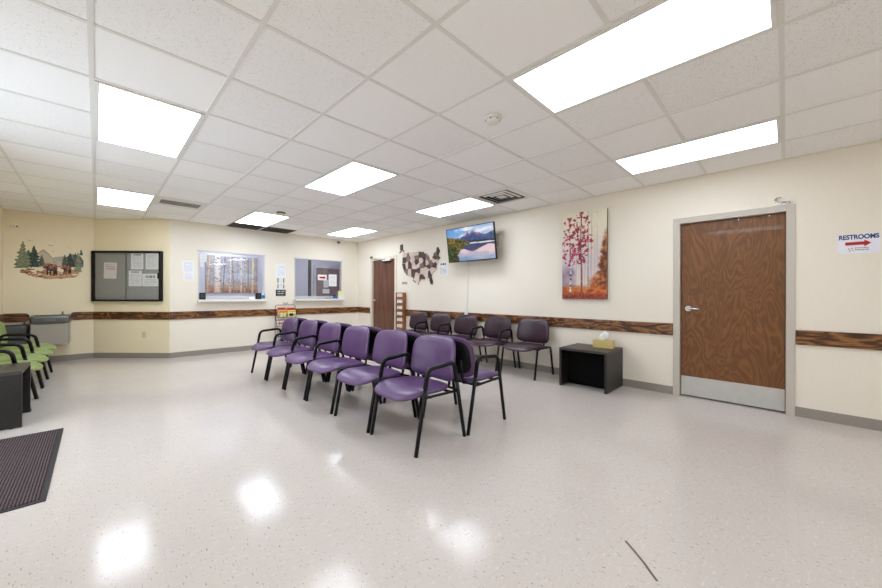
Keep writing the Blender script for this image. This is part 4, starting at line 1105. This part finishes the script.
# ------------------------------------------------------------------ drinking fountains
def fountain(label, x0, x1, zt, zb, y0, top, body):
    t = thing('drinking_fountain', label, 'drinking fountain', ((x0+x1)/2, YE, 0)); w = (x1-x0)/2; d = YE-y0
    bm = NB()
    def ring(sx, yf, yb, z, n=7):
        r = .07; out = []
        for (cx_, cy_, a0) in ((w*sx-r, yb, 0), (-w*sx+r, yb, 1), (-w*sx+r, yf+r, 2), (w*sx-r, yf+r, 3)):
            for k in range(n):
                a = (a0+k/(n-1))*PI/2
                rr_ = r if a0 in (2, 3) else .005
                xx = (w*sx-rr_)*(1 if a0 in (0, 3) else -1)
                yy = (yb-rr_) if a0 in (0, 1) else yf+rr_
                out.append(bm.verts.new((xx+rr_*math.cos(a), yy+rr_*math.sin(a), z)))
        return out
    R = [ring(.94, -d+.05, -.001, zt-.13), ring(.99, -d+.01, -.001, zt-.10), ring(1, -d, -.001, zt-.03), ring(1, -d, -.001, zt-.005), ring(.985, -d+.01, -.006, zt), ring(.88, -d+.05, -.10, zt-.004), ring(.75, -d+.10, -.14, zt-.05), ring(.3, -d+.18, -.2, zt-.06)]
    bm.faces.new(R[0][::-1])
    for a, b in zip(R, R[1:]):
        for k in range(len(a)): f = bm.faces.new((a[k], a[(k+1) % len(a)], b[(k+1) % len(a)], b[k])); f.smooth = True
    bm.faces.new(R[-1])
    obj('basin', bm, top, t)
    obj('cabinet', bx(-w+.012, w-.012, -d+.05, -.001, zb, zt-.125, .006), body, t)
    bm = NB(); tube(bm, fillet([(w*.55, -.08, zt-.01), (w*.55, -.085, zt+.035), (w*.55, -.14, zt+.05)], .02), .011, 8); cyl(bm, (w*.55, -.08, zt+.004), .02, .012, 'Z', 14)
    obj('spout', bm, 'chrome', t); obj('mounting_plate', bx(-w+.05, w-.05, -.012, -.001, zb-.03, zb+.02), body, t)
    bm = NB(); box(bm, -.06, .06, -d-.004, -d+.02, zt-.085, zt-.045, .004); obj('push_bar', bm, top, t)
fountain('higher grey wall-hung drinking fountain below the bear decal', -.752, -.315, .805, .33, 8.36, 'steel', 'granite')
fountain('lower dark drinking fountain in the corner behind the green chairs', -1.055, -.775, .66, .30, 8.40, 'dkgrey', 'dkgrey')

# ------------------------------------------------------------------ camera, world, view
cam_d = bpy.data.cameras.new('camera'); cam_o = bpy.data.objects.new('camera', cam_d); C.objects.link(cam_o)
yaw, roll, fpx = math.radians(44.97), .003226, 344.6
Fv = Vector((math.sin(yaw), math.cos(yaw), 0)); Rv = Vector((math.cos(yaw), -math.sin(yaw), 0)); Uv = Vector((0, 0, 1))
R3 = Rv*math.cos(roll)+Uv*math.sin(roll); U3 = Uv*math.cos(roll)-Rv*math.sin(roll)
m = Matrix((R3, U3, -Fv)).transposed().to_4x4(); m.translation = (0, 0, H); cam_o.matrix_world = m
cam_d.sensor_width = 36; cam_d.lens = fpx/882*36; cam_d.shift_y = .31/882; cam_d.clip_start = .05
S.camera = cam_o
wd = bpy.data.worlds.new('world'); S.world = wd; wd.use_nodes = True
wd.node_tree.nodes['Background'].inputs[0].default_value = (.88, .97, 1.06, 1); wd.node_tree.nodes['Background'].inputs[1].default_value = 3.7
vs_ = S.view_settings; vs_.view_transform = 'Standard'; vs_.look = 'None'; vs_.gamma = 1.; vs_.use_curve_mapping = False
vs_.exposure = -.06
S.cycles.use_denoising = True
S.cycles.max_bounces = 16; S.cycles.diffuse_bounces = 10; S.cycles.glossy_bounces = 6; S.cycles.transparent_max_bounces = 16
